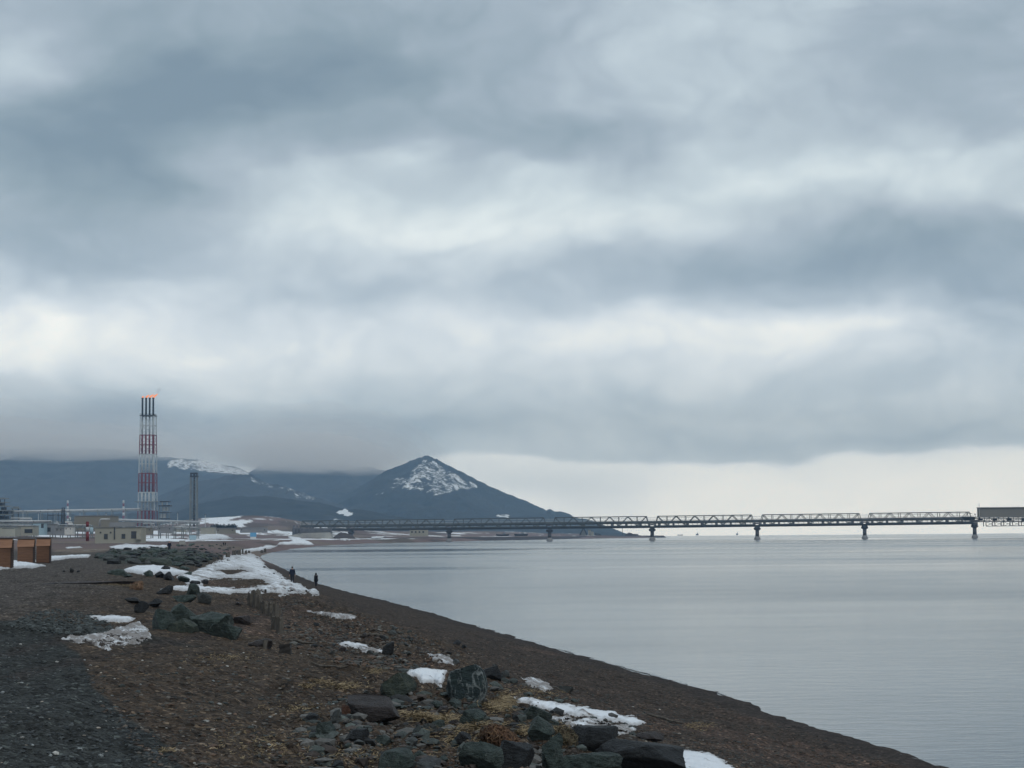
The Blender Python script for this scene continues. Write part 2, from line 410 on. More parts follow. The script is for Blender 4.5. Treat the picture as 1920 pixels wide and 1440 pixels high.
M['rock_rust'] = rock_mat('rusty_rock', (0.05, 0.022, 0.014), (0.15, 0.065, 0.035))

# ------------------------------------------------------------------ terrain
SHORE_PX = [(1780, 1440), (1640, 1397), (1460, 1340), (1360, 1305), (1180, 1255), (1000, 1205), (880, 1170), (760, 1136), (700, 1121), (640, 1107),
            (600, 1095), (572, 1085), (545, 1072.5), (515, 1060), (494, 1049.5), (487, 1045), (492, 1040.5), (505, 1036.5), (535, 1031), (575, 1026), (620, 1022), (700, 1018.5),
            (800, 1016.5), (900, 1014), (1000, 1012), (1100, 1010), (1232, 1008.2)]
px_, py_ = np.array(SHORE_PX).T
dd = ray(px_, py_); t0 = -CAMZ / dd[:, 2]
shore = [(19.0, -80.0)] + [(dd[i, 0] * t0[i], t0[i]) for i in range(len(t0))]
def pd(px, Y): return ((px - 960) / F * Y, Y)
land = shore + [pd(1236, 4150), pd(1150, 4200), pd(1085, 4300), pd(1080, 5200), pd(1168, 7200), pd(1150, 12000), (-9000, 12000), (-9000, -300), (19, -300)]
PROF = np.array([(-400, -6), (-60, -3), (-10, -1.2), (0, 0.0), (3, .42), (6.6, 1.15), (9.5, 1.8), (11, 2.1), (13.5, 2.5), (16.5, 3.02), (21, 3.2), (30, 3.15), (60, 3.0), (400, 3.0), (9000, 3.0)])
def coarse(x, y):
    s = poly_sd(x, y, land)
    r = np.hypot(x, y)
    wob = fbm(x / 7, y / 16, 3, 5) * np.clip(s / 6, 0, 1) * 0.8 * np.clip(1.3 - r / 400, 0.1, 1)
    h = np.interp(s + wob, PROF[:, 0], PROF[:, 1])
    h = h + np.clip((r - 450) / 1550, 0, 1) ** 1.1 * 12 * sstep(20, 320, s)
    # rising snowy slopes behind the plant
    ppx = 960 + x / np.maximum(y, 1) * F
    h = h + 19 * np.exp(-np.abs((ppx - 415) / 130) ** 3 - ((y - 2750) / 420) ** 2) * (y > 0)
    h = h + 9 * np.exp(-((ppx - 560) / 110) ** 2 - ((y - 2650) / 300) ** 2) * (y > 0)
    # berm of gravel and the hollow behind it
    bx, by = BERM; h = h + 0.26 * np.exp(-((x - bx) / 2.6) ** 2 - ((y - by) / 2.2) ** 2)
    h = h - 0.14 * np.exp(-((x - bx - 2.9) / 2.0) ** 2 - ((y - by + 0.3) / 3.0) ** 2)
    return h, s
BERM = (-9.5, 38.0)
az_in = np.linspace(-16.6, 16.6, 861)
az_out_l = -16.6 - np.cumsum(np.linspace(0.06, 5.2, 44)) ; az_out_r = 16.6 + np.cumsum(np.linspace(0.06, 5.2, 44))
azs = np.radians(np.concatenate([az_out_l[az_out_l > -125][::-1], az_in, az_out_r[az_out_r < 125]]))
rs_ = [6.0]
while rs_[-1] < 9500:
    r_ = rs_[-1]; rs_.append(r_ * (1.02 if r_ < 13 else 1.0052 if r_ < 90 else 1.007 if r_ < 300 else 1.012 if r_ < 3200 else 1.03))
rs = np.array(rs_)
AZ, RR = np.meshgrid(azs, rs, indexing='ij')
GX = np.sin(AZ) * RR; GY = np.cos(AZ) * RR
GZ, GS = coarse(GX, GY)
fine = fbm(GX * 1.1, GY * 1.1, 5, 21, 0.6) * 0.10 + fbm(GX * 6, GY * 6, 3, 31, 0.6) * 0.035
rub = np.clip(fbm(GX * 0.5, GY * 0.35, 3, 77) + 0.1, 0, 1)         # rough strip of rubble along the bank
band = np.exp(-((GS - 11.0) / 3.0) ** 2) * (RR < 120)
fine += band * (np.abs(fbm(GX * 2.2, GY * 1.6, 4, 41)) * 0.30 + rub * 0.10)
fine += fbm(GX / 60, GY / 90, 4, 55) * np.clip((RR - 150) / 900, 0, 1) * 1.6
GZ = GZ + fine * np.clip(GS / 2.0, 0.15, 1) + (fbm(GX * .9, GY * .35, 3, 151) * .035 + fbm(GX * 3, GY * 1.5, 2, 153) * .012) * np.exp(-(GS / 1.5) ** 2) * (RR < 400)
gk = (len(azs), len(rs))
DAZ = azs
def hit(px, py, back=False):
    """where the picture ray meets the ground: x, y, z, r arrays"""
    shp = np.shape(px); d = ray(np.ravel(px), np.ravel(py))
    a = np.arctan2(d[:, 0], d[:, 1]); hl = np.hypot(d[:, 0], d[:, 1]); te = d[:, 2] / hl
    i = np.clip(np.interp(a, DAZ, np.arange(len(DAZ))), 0, len(DAZ) - 1.001); i0 = i.astype(int); fr = i - i0
    out = np.empty(len(a))
    for s in range(0, len(a), 4000):
        e = slice(s, s + 4000)
        Z = GZ[i0[e]] * (1 - fr[e, None]) + GZ[i0[e] + 1] * fr[e, None]
        D = Z - (CAMZ + rs[None, :] * te[e, None])
        c = D >= 0; k = np.argmax(c, 1); k = np.where(c.any(1), k, len(rs) - 1); k = np.maximum(k, 1)
        ar = np.arange(len(k)); d0 = D[ar, k - 1]; d1 = D[ar, k]; t = np.clip(-d0 / (d1 - d0 + 1e-9), 0, 1)
        out[e] = rs[k - 1] + t * (rs[k] - rs[k - 1])
    x = np.sin(a) * out; y = np.cos(a) * out; z = CAMZ + out * te
    return x.reshape(shp), y.reshape(shp), z.reshape(shp), out.reshape(shp)
def gz(x, y):
    x = np.asarray(x, float); y = np.asarray(y, float)
    a = np.arctan2(x, y); r = np.hypot(x, y)
    i = np.clip(np.interp(a, DAZ, np.arange(len(DAZ))), 0, len(DAZ) - 1.001); k = np.clip(np.interp(r, rs, np.arange(len(rs))), 0, len(rs) - 1.001)
    i0 = i.astype(int); k0 = k.astype(int); f = i - i0; g = k - k0
    return (GZ[i0, k0] * (1 - f) + GZ[i0 + 1, k0] * f) * (1 - g) + (GZ[i0, k0 + 1] * (1 - f) + GZ[i0 + 1, k0 + 1] * f) * g
def H1(px, py):
    x, y, z, r = hit(np.array([float(px)]), np.array([float(py)])); return Vector((x[0], y[0], z[0]))

PXg, PYg = proj(GX, GY, GZ)
# ground colours (what the ground itself is made of)
def colr(r, g, b): return np.array([r, g, b])
brown = colr(.060, .044, .031); gravel = colr(.032, .036, .035); beach = colr(.044, .033, .026)
plain = colr(.075, .066, .060); tan = colr(.20, .165, .13); far = colr(.15, .11, .105); wet = colr(.030, .024, .022); black = colr(.025, .019, .017)
col = np.broadcast_to(brown, GX.shape + (3,)).copy()
def blend(c, m): 
    global col
    col = col * (1 - m[..., None]) + c * m[..., None]
nz = fbm(GX * 0.8, GY * 0.5, 5, 91); nz2 = fbm(GX * 0.15, GY * 0.1, 4, 92); nz3 = fbm(GX * 3, GY * 3, 4, 95)
blend(beach, sstep(9.5, 7.0, GS + nz * 1.5))
blend(black, sstep(0.15, 0.5, nz + 0.2 * nz3) * 0.55 * np.exp(-((GS - 10) / 3.2) ** 2) * (RR < 300))
blend(colr(.10, .065, .05), sstep(0.2, .6, nz2 + 0.3 * nz) * 0.5 * (RR < 120))
blend(wet, sstep(1.9, 0.8, GS + 0.5 * nz) * .8)
blend(plain, sstep(17, 22, GS + nz * 2) * sstep(38, 55, RR) )
gp = poly_sd(PXg, PYg, [(-2600, 1172), (40, 1176), (95, 1192), (150, 1225), (175, 1285), (215, 1330), (290, 1370), (345, 1440), (420, 1600), (420, 3000), (-2600, 3000)])
blend(gravel, sstep(-4, 5, gp + nz * 10) * (RR < 70))
gb = np.exp(-((GX - BERM[0] - .3) / 2.6) ** 2 - ((GY - BERM[1]) / 2.4) ** 2)
blend(gravel, sstep(0.25, 0.6, gb + nz * .15))
rk = poly_sd(PXg, PYg, [(180, 1046), (215, 1028), (270, 1025), (350, 1019), (400, 1019), (445, 1024), (430, 1038), (395, 1052), (370, 1060), (320, 1060), (290, 1058), (210, 1058)])
blend(colr(.045, .05, .044), sstep(-3, 3, rk + nz * 3) * (RR > 60))
tr = np.exp(-(((GX + 6.5 + 0.02 * GY + .5 * np.sin(GY / 9)) / .22) ** 2)) + np.exp(-(((GX + 8.1 + 0.02 * GY + .5 * np.sin(GY / 9)) / .22) ** 2))
blend(black * 1.25, tr * .6 * (RR < 120) * (RR > 28))
blend(black, sstep(.25, .7, fbm(GX / 3, GY / 2.2, 4, 171)) * .5 * (RR < 90) * (gp < 0))
# tan withered grass on the plain, rusty far ground
blend(tan, sstep(0, 18, poly_sd(PXg, PYg * 4, [(90, 4075), (200, 4050), (330, 4060), (330, 4110), (250, 4122), (150, 4160), (95, 4170)])) * sstep(-.6, .3, nz2))
blend(far, sstep(260, 500, RR))
blend(tan * .8, sstep(0.0, 0.35, fbm(GX / 40, GY / 120, 4, 96)) * sstep(300, 600, RR) * 0.7)
blend(colr(.05, .045, .035), sstep(0.15, 0.3, fbm(GX / 60, GY / 200, 4, 98)) * sstep(500, 900, RR) * 0.6)
# snow lying thinly on the far ground
fs = fbm(GX / 55, GY / 150, 5, 101, .6)
ppx = PXg
snowf = sstep(0.10, 0.16, fs) * sstep(700, 1000, RR) * (GS > 30) * np.where(ppx < 620, 1, sstep(.2, .4, fs))
hillsn = np.exp(-((ppx - 410) / 75) ** 2) * sstep(2200, 2400, GY) * sstep(3100, 2900, GY)
snowf = np.maximum(snowf, sstep(0.42, 0.52, hillsn * .75 + fbm(GX / 22, GY / 130, 5, 105, .6) * .75))
blend(colr(.72, .76, .80), np.clip(snowf, 0, 1))
# mesh
nA, nR = gk
idx = np.arange(nA * nR).reshape(nA, nR)
fq = np.stack([idx[:-1, :-1], idx[:-1, 1:], idx[1:, 1:], idx[1:, :-1]], -1).reshape(-1, 4)[:, ::-1]
keep = (GS > -60)
kf = (keep[:-1, :-1] | keep[1:, :-1] | keep[:-1, 1:] | keep[1:, 1:]).ravel()

m = bpy.data.materials.new('ground_soil_and_gravel'); m.use_nodes = True; nt = m.node_tree; n = NT(nt); b = nt.nodes['Principled BSDF']
b.inputs['Roughness'].default_value = 0.9; b.inputs['Specular IOR Level'].default_value = 0.2
ca = n.n('ShaderNodeAttribute', attribute_name='soil').outputs['Color']
co = n.n('ShaderNodeTexCoord').outputs['Object']
v1 = n.n('ShaderNodeTexVoronoi', i_Vector=co, i_Scale=16.0, i_Randomness=1.0)
v2 = n.n('ShaderNodeTexVoronoi', i_Vector=co, i_Scale=5.0, i_Randomness=1.0)
pv = n.ramp(n.n('ShaderNodeSeparateColor', i_0=v1.outputs['Color']).outputs[0], [(0.0, (.30, .30, .30, 1)), (0.6, (1.0, 1.0, 1.0, 1)), (0.93, (1.5, 1.5, 1.5, 1)), (1.0, (3.6, 3.7, 3.6, 1))])
pv2 = n.ramp(n.n('ShaderNodeSeparateColor', i_0=v2.outputs['Color']).outputs[1], [(0.0, (.7, .7, .7, 1)), (1.0, (1.3, 1.3, 1.3, 1))])
nn = n.ramp(n.noise(co, 1.2, 7, 0.7), [(0.3, (.6, .58, .56, 1)), (0.7, (1.35, 1.35, 1.35, 1))])
c = n.n('ShaderNodeVectorMath', operation='MULTIPLY', i_0=ca, i_1=pv).outputs[0]
c = n.n('ShaderNodeVectorMath', operation='MULTIPLY', i_0=c, i_1=pv2).outputs[0]
c = n.n('ShaderNodeVectorMath', operation='MULTIPLY', i_0=c, i_1=nn).outputs[0]
nearm = n.n('ShaderNodeAttribute', attribute_name='near').outputs['Fac']
nt.links.new(n.mix(nearm, ca, c), b.inputs['Base Color'])
hh = n.m('ADD', n.m('MULTIPLY', v1.outputs['Distance'], -0.7), n.m('ADD', n.m('MULTIPLY', v2.outputs['Distance'], -0.6), n.noise(co, 7, 5, 0.65)))
bn = n.n('ShaderNodeBump', i_Strength=0.9, i_Height=hh, i_Distance=0.07)
nt.links.new(bn.outputs[0], b.inputs['Normal'])
M['ground'] = m
ground = mesh_np('ground', np.stack([GX, GY, GZ], -1).reshape(-1, 3), fq[kf], [m], None, True,
                 {'soil': col.reshape(-1, 3), 'near': sstep(400, 120, RR).ravel()})
tag(ground, kind='structure')

# ------------------------------------------------------------------ water
wm = bpy.data.materials.new('calm_grey_sea'); wm.use_nodes = True; nt = wm.node_tree; n = NT(nt); b = nt.nodes['Principled BSDF']
co = n.n('ShaderNodeTexCoord').outputs['Object']
b.inputs['Base Color'].default_value = (0.045, 0.06, 0.066, 1); b.inputs['IOR'].default_value = 1.38
b.inputs['Specular IOR Level'].default_value = 0.4
st1 = n.n('ShaderNodeVectorMath', operation='MULTIPLY', i_0=co, i_1=(0.004, 0.0075, 0)).outputs[0]
patch = n.noise(st1, 1.0, 6, 0.6, 0.4)
pr = n.ramp(patch, [(0.35, (0.06, 0.06, 0.06, 1)), (0.68, (0.22, 0.22, 0.22, 1))])
nt.links.new(pr, b.inputs['Roughness'])
st2 = n.n('ShaderNodeVectorMath', operation='MULTIPLY', i_0=co, i_1=(0.6, 1.2, 0)).outputs[0]
st3 = n.n('ShaderNodeVectorMath', operation='MULTIPLY', i_0=co, i_1=(2.2, 4.0, 0)).outputs[0]
hw = n.m('ADD', n.noise(st2, 1.0, 3, 0.5), n.m('MULTIPLY', n.noise(st3, 1.0, 3, 0.6), 0.35))
bstr = n.ramp(patch, [(0.35, (0.07, 0.07, 0.07, 1)), (0.65, (0.26, 0.26, 0.26, 1))])
bn = n.n('ShaderNodeBump', i_Strength=bstr, i_Height=hw, i_Distance=0.12)
nt.links.new(bn.outputs[0], b.inputs['Normal'])
gx = np.concatenate([-np.geomspace(9000, 200, 12), np.linspace(-150, 250, 9), np.geomspace(300, 5600, 12)])
gy = np.concatenate([[-400, -100, 0], np.geomspace(30, 12000, 40)])
WX, WY = np.meshgrid(gx, gy, indexing='ij'); ii = np.arange(WX.size).reshape(WX.shape)
water = mesh_np('water', np.stack([WX, WY, 0 * WX], -1).reshape(-1, 3), np.stack([ii[:-1, :-1], ii[1:, :-1], ii[1:, 1:], ii[:-1, 1:]], -1).reshape(-1, 4), [wm])
tag(water, kind='structure')

# thin broken line of foam and melt ice where the sea touches the beach
V = []; Fc = []; rr = np.random.default_rng(3)
sh = np.array(shore[1:24]); seg = np.hypot(*np.diff(sh, axis=0).T); cum = np.concatenate([[0], np.cumsum(seg)])
ds = np.concatenate([np.arange(-26, 120, .25), np.arange(120, min(cum[-1], 900), 2.0)])
xs = np.where(ds < 0, sh[0, 0] - ds * .375 * 0 - ds * (sh[0, 0] - sh[1, 0]) / seg[0], np.interp(ds, cum, sh[:, 0])); ys = np.where(ds < 0, sh[0, 1] + ds * (sh[1, 1] - sh[0, 1]) / seg[0], np.interp(ds, cum, sh[:, 1]))
tx = np.gradient(xs); ty = np.gradient(ys); ln = np.hypot(tx, ty); nx, ny = ty / ln, -tx / ln
off = fbm(ds * .3, ds * 0, 3, 61) * .25 - .05; wdt = (.05 + .05 * fbm(ds * .9, ds * 0 + 5, 3, 62)) * (1 + ds.clip(0) / 160); on = fbm(ds * .12, ds * 0 + 3, 4, 63) > -.12
for i in range(len(ds) - 1):
    if on[i] and wdt[i] > .01:
        b0 = len(V)
        for j in (i, i + 1): V += [(xs[j] + nx[j] * (off[j] - wdt[j]), ys[j] + ny[j] * (off[j] - wdt[j]), .022), (xs[j] + nx[j] * (off[j] + wdt[j]), ys[j] + ny[j] * (off[j] + wdt[j]), .012)]
        Fc.append((b0, b0 + 1, b0 + 3, b0 + 2))
M['foam'] = mat('foam', (.32, .34, .35), .6, .5, 6)
fo = mesh_np('foam', np.array(V), np.array(Fc), [M['foam']]); tag(fo, 'thin pale broken line of foam along the water edge', 'foam', kind='stuff')
# ------------------------------------------------------------------ mountains
def forest_mat(name, dark, light, snowc=(0.62, 0.68, 0.74)):
    m = bpy.data.materials.new(name); m.use_nodes = True; nt = m.node_tree; n = NT(nt); b = nt.nodes['Principled BSDF']
    b.inputs['Roughness'].default_value = 0.95; b.inputs['Specular IOR Level'].default_value = 0.1
    co = n.n('ShaderNodeTexCoord').outputs['Object']
    f = n.noise(co, 0.012, 7, 0.65)
    c = n.ramp(f, [(0.3, (*dark, 1)), (0.7, (*light, 1))])
    sn = n.n('ShaderNodeAttribute', attribute_name='snow').outputs['Fac']
    br = n.noise(co, 0.034, 5, 0.7, 1.0)
    sz_ = n.n('ShaderNodeVectorMath', operation='MULTIPLY', i_0=co, i_1=(0.03, 0.01, 0.012)).outputs[0]
    br = n.m('ADD', n.m('MULTIPLY', br, .55), n.m('MULTIPLY', n.noise(sz_, 1.0, 4, .6, .8), .45))
    mk = n.ramp(n.m('ADD', n.m('MULTIPLY', sn, 0.5), br), [(0.92, (0, 0, 0, 1)), (1.01, (1, 1, 1, 1))])
    nt.links.new(n.mix(mk, c, (*snowc, 1)), b.inputs['Base Color'])
    return m
M['forest'] = forest_mat('dark_conifer_slope', (0.012, 0.018, 0.018), (0.035, 0.042, 0.04))
M['forest2'] = forest_mat('far_wooded_slope', (0.02, 0.026, 0.028), (0.05, 0.056, 0.055))
def mountain(name, sil, D, wf, wb, base=0.0, seed=0, ncol=360, nrow=110, spur=0.22, trees=2.0, snow=None, material='forest'):
    sx = np.array([p[0] for p in sil], float); sy = np.array([p[1] for p in sil], float)
    pxs = np.linspace(sx[0], sx[-1], ncol); pys = np.interp(pxs, sx, sy)
    d = ray(pxs, pys); X = d[:, 0] * D; Zc = CAMZ + d[:, 2] * D
    u = np.concatenate([np.linspace(0, 1, nrow), 1 + np.linspace(0.03, 1, nrow // 3)])
    U, XX = np.meshgrid(u, X, indexing='ij'); ZC = np.broadcast_to(Zc, U.shape)
    Y = np.where(U <= 1, D - wf * (1 - U), D + wb * (U - 1))
    q = np.where(U <= 1, U ** 1.15, np.maximum(0, 2 - U) ** 1.2)
    amp = np.minimum(1 - np.abs(U - 1), 1) * np.abs(U - 1) * 4
    rid = 1 - np.abs(fbm(XX / (wf * 0.18) + seed, Y / (wf * 0.5), 4, seed + 3, .55)) * 2
    Z = base + (ZC - base) * q * (1 + spur * (rid - 0.6) * np.clip(amp, 0, 1))
    Z = Z + fbm(XX / 60, Y / 60, 4, seed + 9) * (ZC - base) * 0.03 + (fbm(XX / 9, Y / 9, 2, seed + 13)) * trees
    Z = np.where((U <= 0.001) | (U >= 1.999), base - 12, Z)
    a = np.zeros_like(Z)
    if snow:
        PX, PY = proj(XX, Y, Z)
        for poly, amt, soft in snow: a = np.maximum(a, amt * sstep(-soft, soft * 0.4, poly_sd(PX, PY, poly) + 7 * fbm(PX / 20, PY / 14, 3, 7)))
        a = np.where(U > 1.02, 0, a)
    i = np.arange(Z.size).reshape(Z.shape)
    fc = np.stack([i[:-1, :-1], i[:-1, 1:], i[1:, 1:], i[1:, :-1]], -1).reshape(-1, 4)
    o = mesh_np(name, np.stack([XX, Y, Z], -1).reshape(-1, 3), fc, [M[material]], None, True, {'snow': a.ravel()})
    return tag(o, kind='structure')
mountain('mountain', [(440, 985), (520, 968), (600, 945), (660, 922), (700, 899), (730, 879.5), (760, 866.5), (785, 858), (796, 853.5), (803, 853), (813, 859), (830, 869), (850, 877), (870, 887), (900, 902), (940, 921),
          (975, 935), (1000, 946), (1018, 953), (1024, 957), (1031, 954), (1040, 960), (1052, 958.5), (1068, 963), (1076, 970), (1100, 974), (1118, 979), (1135, 988), (1150, 997), (1163, 1004)],
         8200, 2300, 1800, 0, 3, 460, 130, 0.30, 3.0,
         [([(797, 858), (806, 858), (818, 866), (830, 876), (858, 890), (893, 908), (895, 916), (870, 918), (830, 930), (800, 924), (770, 922), (740, 918), (705, 936), (702, 930), (735, 905), (765, 888)], .86, 9),
          ([(735, 905), (700, 926), (683, 950), (690, 950), (712, 932), (745, 912)], 0.55, 4), ([(920, 972), (935, 961), (960, 964), (955, 972)], 1.0, 4)])
mountain('mountain_range', [(-700, 830), (-300, 838), (-60, 842), (100, 838), (250, 845), (330, 859), (372, 861), (400, 869), (425, 872), (450, 880), (470, 889), (500, 868), (560, 862), (640, 870), (720, 880), (790, 900), (850, 940)],
         9800, 3200, 1500, 0, 21, 380, 90, 0.25, 3.0,
         [([(312, 868), (335, 860), (372, 859), (425, 870), (468, 887), (466, 894), (420, 888), (380, 886), (350, 880), (314, 876)], 1.0, 6),
          ([(80, 850), (105, 850), (110, 875), (92, 885)], 0.6, 8)], 'forest2')
mountain('ridge', [(300, 930), (360, 905), (420, 893), (470, 890), (500, 905), (540, 914), (590, 932), (640, 946), (700, 962), (740, 975)],
         7000, 1500, 1200, 0, 31, 260, 70, 0.2, 3.0, [([(470, 893), (500, 905), (560, 918), (592, 934), (585, 940), (540, 922), (495, 912), (468, 902)], 0.85, 6), ([(540, 925), (585, 932), (590, 940), (562, 938)], 0.7, 4)], 'forest2')
mountain('foothill', [(-900, 955), (-100, 955), (150, 966), (330, 960), (385, 941), (440, 931), (500, 930), (560, 938), (615, 945), (640, 953), (690, 957), (730, 966), (800, 978), (860, 990), (900, 1004)],
         5200, 900, 900, 0, 41, 300, 60, 0.15, 2.5, [([(632, 961), (650, 957.5), (658, 961), (652, 965), (634, 965)], 1.6, 1.5), ([(620, 972), (640, 970), (645, 974), (622, 975)], 0.8, 2)])

# ------------------------------------------------------------------ snow patches
def snow_patch(name, poly, thick, edge, label, material='snow', step=1.6, rag=5.0, nsc=14.0, seed=0, holes=0.0, group=None, maxr=1e9, lump=0.35, cuts=()):
    poly = [(float(a), float(b)) for a, b in poly]
    xs = np.arange(min(p[0] for p in poly) - 3, max(p[0] for p in poly) + 4, step)
    ys = np.arange(min(p[1] for p in poly) - 2, max(p[1] for p in poly) + 3, step * 0.5)
    A, B = np.meshgrid(xs, ys, indexing='ij')
    sd = poly_sd(A, B * 1.0, poly) + rag * fbm(A / nsc, B / (nsc * 0.4), 4, seed + 200, 0.6)
    if holes: sd = sd - holes * 30 * sstep(0.15, 0.5, fbm(A / 16, B / 3.2, 4, seed + 300, .65))
    for cp_ in cuts: sd = np.minimum(sd, -poly_sd(A, B, cp_) + 7 * fbm(A / 18, B / 2.5, 4, seed + 500, .65))
    x, y, z, r = hit(A, B)
    k = sd > -1.2
    tpx = r / F; thick_ = np.minimum(thick, 3.6 * tpx) * (1 + .0 * r)
    t = thick_ * sstep(-0.5, edge * 1.6, sd) * (1 + lump * fbm(A / 7, B / 3, 4, seed + 9, .6)) - 0.6 * tpx * (sd < 0)
    i = np.arange(A.size).reshape(A.shape)
    q = k[:-1, :-1] & k[1:, :-1] & k[:-1, 1:] & k[1:, 1:]
    rr = r[:-1, :-1]; q &= (np.abs(r[:-1, 1:] / rr - 1) < 0.6) & (np.abs(r[1:, :-1] / rr - 1) < 0.35) & (rr < maxr)
    fc = np.stack([i[:-1, :-1], i[1:, :-1], i[1:, 1:], i[:-1, 1:]], -1)[q][:, ::-1]
    used, inv = np.unique(fc, return_inverse=True)
    co = np.stack([x, y, z + t], -1).reshape(-1, 3)[used]
    thin = (1 - sstep(0, edge * 2, sd)).ravel()[used]
    o = mesh_np(name, co, inv.reshape(-1, 4), [M[material]], None, True, {'thin': thin})
    c0 = co.mean(0); origin(o, c0)
    return tag(o, label, 'snow', group)
G_S = 'snow patches left on the beach and bank'
snow_patch('snow_field', [(352, 1075), (395, 1056), (425, 1040), (470, 1037), (487, 1043), (500, 1058), (520, 1075), (548, 1088), (590, 1105), (597, 1114), (575, 1117), (540, 1116), (505, 1112), (470, 1114),
            (440, 1108), (420, 1112), (390, 1104), (360, 1100), (340, 1090), (330, 1082)], 0.22, 5, 'large white snow field covering the beach slope behind the two walkers', 'snowfield', 1.2, 9, 22, 1, 0.40, G_S, cuts=([(376, 1090), (420, 1085), (480, 1087), (505, 1093), (480, 1101), (430, 1103), (390, 1101)], [(320, 1058), (375, 1048), (398, 1054), (385, 1062), (350, 1066)], [(405, 1070), (450, 1067), (470, 1071), (430, 1075)]))
snow_patch('snow_patch', [(225, 1070), (250, 1061), (300, 1060), (330, 1066), (360, 1074), (345, 1079), (300, 1078), (270, 1078)], 0.18, 3, 'flat white snow tongue left of the large snow field, above the dark boulders', 'snow', 1.3, 3, 20, 2, 0, G_S)
snow_patch('snow_patch', [(300, 1105), (335, 1098), (380, 1100), (430, 1104), (470, 1108), (468, 1112), (420, 1113), (370, 1109), (330, 1107)], 0.12, 2, 'thin creamy snow strip along the foot of the dark boulders', 'snowmid', 1.2, 3, 18, 3, .05, G_S)
snow_patch('snow_patch', [(430, 1034), (460, 1029), (500, 1022), (523, 1022), (515, 1028), (480, 1034), (455, 1037)], 0.25, 2, 'lumpy snow bank at the head of the bay behind the wooden piles', 'snowmid', 1.0, 2, 12, 4, .03, G_S)
snow_patch('snow_patch', [(155, 1156), (175, 1153), (195, 1156), (215, 1153), (258, 1158), (250, 1164), (225, 1168), (190, 1165)], 0.14, 3, 'small clean snow patch behind the dirty snow, below the gravel hump', 'snow', 1.2, 3, 14, 5, 0, G_S)
snow_patch('dirty_snow_heap', [(108, 1196), (150, 1195), (185, 1188), (225, 1176), (262, 1168), (278, 1180), (285, 1198), (255, 1208), (225, 1212), (200, 1219), (170, 1206), (140, 1202)], 0.20, 3, 'crumbling dirty snow heap full of stones left of the green boulders', 'snowdirty', 1.0, 6, 12, 6, .35, G_S, lump=.8)
snow_patch('snow_patch', [(570, 1146), (620, 1146), (650, 1151), (675, 1158), (660, 1163), (620, 1156), (590, 1153)], 0.08, 3, 'faint long snow streak on the dark beach right of the wooden piles', 'snowdirty', 1.2, 4, 20, 7, .15, G_S)
snow_patch('snow_patch', [(630, 1205), (655, 1204), (688, 1209), (690, 1216), (665, 1217), (640, 1211)], 0.12, 3, 'small white snow patch beside the tilted stone slab', 'snow', 1.2, 3, 12, 8, 0, G_S)
snow_patch('snow_patch', [(670, 1210), (700, 1214), (730, 1222), (700, 1228), (680, 1222)], 0.07, 2, 'grey melting snow under the tilted stone slab', 'snowdirty', 1.2, 4, 10, 9, .1, G_S)
snow_patch('snow_patch', [(762, 1254), (800, 1252), (840, 1256), (835, 1268), (828, 1290), (815, 1281), (790, 1281), (780, 1270), (764, 1268)], 0.15, 4, 'white snow patch touching the left side of the veined boulder', 'snow', 1.3, 3, 14, 10, 0, G_S)
snow_patch('snow_patch', [(905, 1258), (912, 1280), (905, 1292), (893, 1270), (893, 1256)], 0.12, 3, 'narrow snow sliver touching the right side of the veined boulder', 'snow', 1.2, 2, 10, 11, 0, G_S)
snow_patch('snow_patch', [(955, 1305), (985, 1307), (1010, 1312), (1050, 1318), (1100, 1325), (1150, 1335), (1195, 1343), (1212, 1356), (1190, 1364), (1140, 1352), (1090, 1345), (1040, 1340), (1000, 1325), (970, 1316)], 0.16, 4, 'long diagonal snow ridge, white above and dirty below, near the shore stones', 'snowmid', 1.4, 6, 22, 12, .12, G_S)
snow_patch('snow_patch', [(1010, 1336), (1060, 1345), (1110, 1350), (1180, 1362), (1200, 1372), (1150, 1380), (1090, 1368), (1040, 1352)], 0.08, 3, 'grey gritty snow below the long diagonal snow ridge', 'snowdirty', 1.3, 7, 14, 13, .4, G_S)
snow_patch('snow_patch', [(1240, 1402), (1270, 1402), (1330, 1410), (1365, 1430), (1400, 1450), (1420, 1470), (1340, 1475), (1280, 1455), (1265, 1430)], 0.15, 5, 'bright snow patch at the bottom right of the large dark boulder', 'snow', 1.6, 5, 22, 14, .04, G_S)
snow_patch('snow_patch', [(975, 1270), (1000, 1271), (1030, 1282), (1045, 1298), (1020, 1297), (990, 1287)], 0.09, 3, 'grey melting snow crust above the long diagonal snow ridge', 'snowdirty', 1.2, 5, 12, 15, .2, G_S)
snow_patch('snow_patch', [(790, 1222), (830, 1228), (860, 1238), (850, 1246), (815, 1240)], 0.06, 3, 'thin greyish snow film above the veined boulder', 'snowdirty', 1.2, 5, 14, 16, .25, G_S)
snow_patch('snow_patch', [(95, 1043), (130, 1041), (172, 1040), (165, 1045), (120, 1048), (97, 1051)], 0.15, 1.5, 'white snow strip on the plain right of the wooden huts', 'snow', 1.1, 2, 16, 17, 0, G_S)
snow_patch('snow_patch', [(-40, 1056), (22, 1052), (50, 1055), (85, 1061), (60, 1065), (20, 1067), (-40, 1070)], 0.18, 2, 'white snow drift around the feet of the wooden huts', 'snow', 1.2, 3, 16, 18, 0, G_S)
snow_patch('snow_patch', [(205, 1024), (235, 1020), (280, 1021), (312, 1022), (316, 1026), (280, 1028), (240, 1031), (208, 1030)], 0.15, 1.5, 'snow strip on the tan grass left of the lone walker', 'snowmid', 1.1, 2, 14, 19, .05, G_S)
snow_patch('snow_patch', [(120, 1026), (150, 1024), (155, 1027), (125, 1029)], 0.1, 1, 'tiny snow streak on the tan grass right of the huts', 'snow', 1.0, 1, 10, 20, 0, G_S)
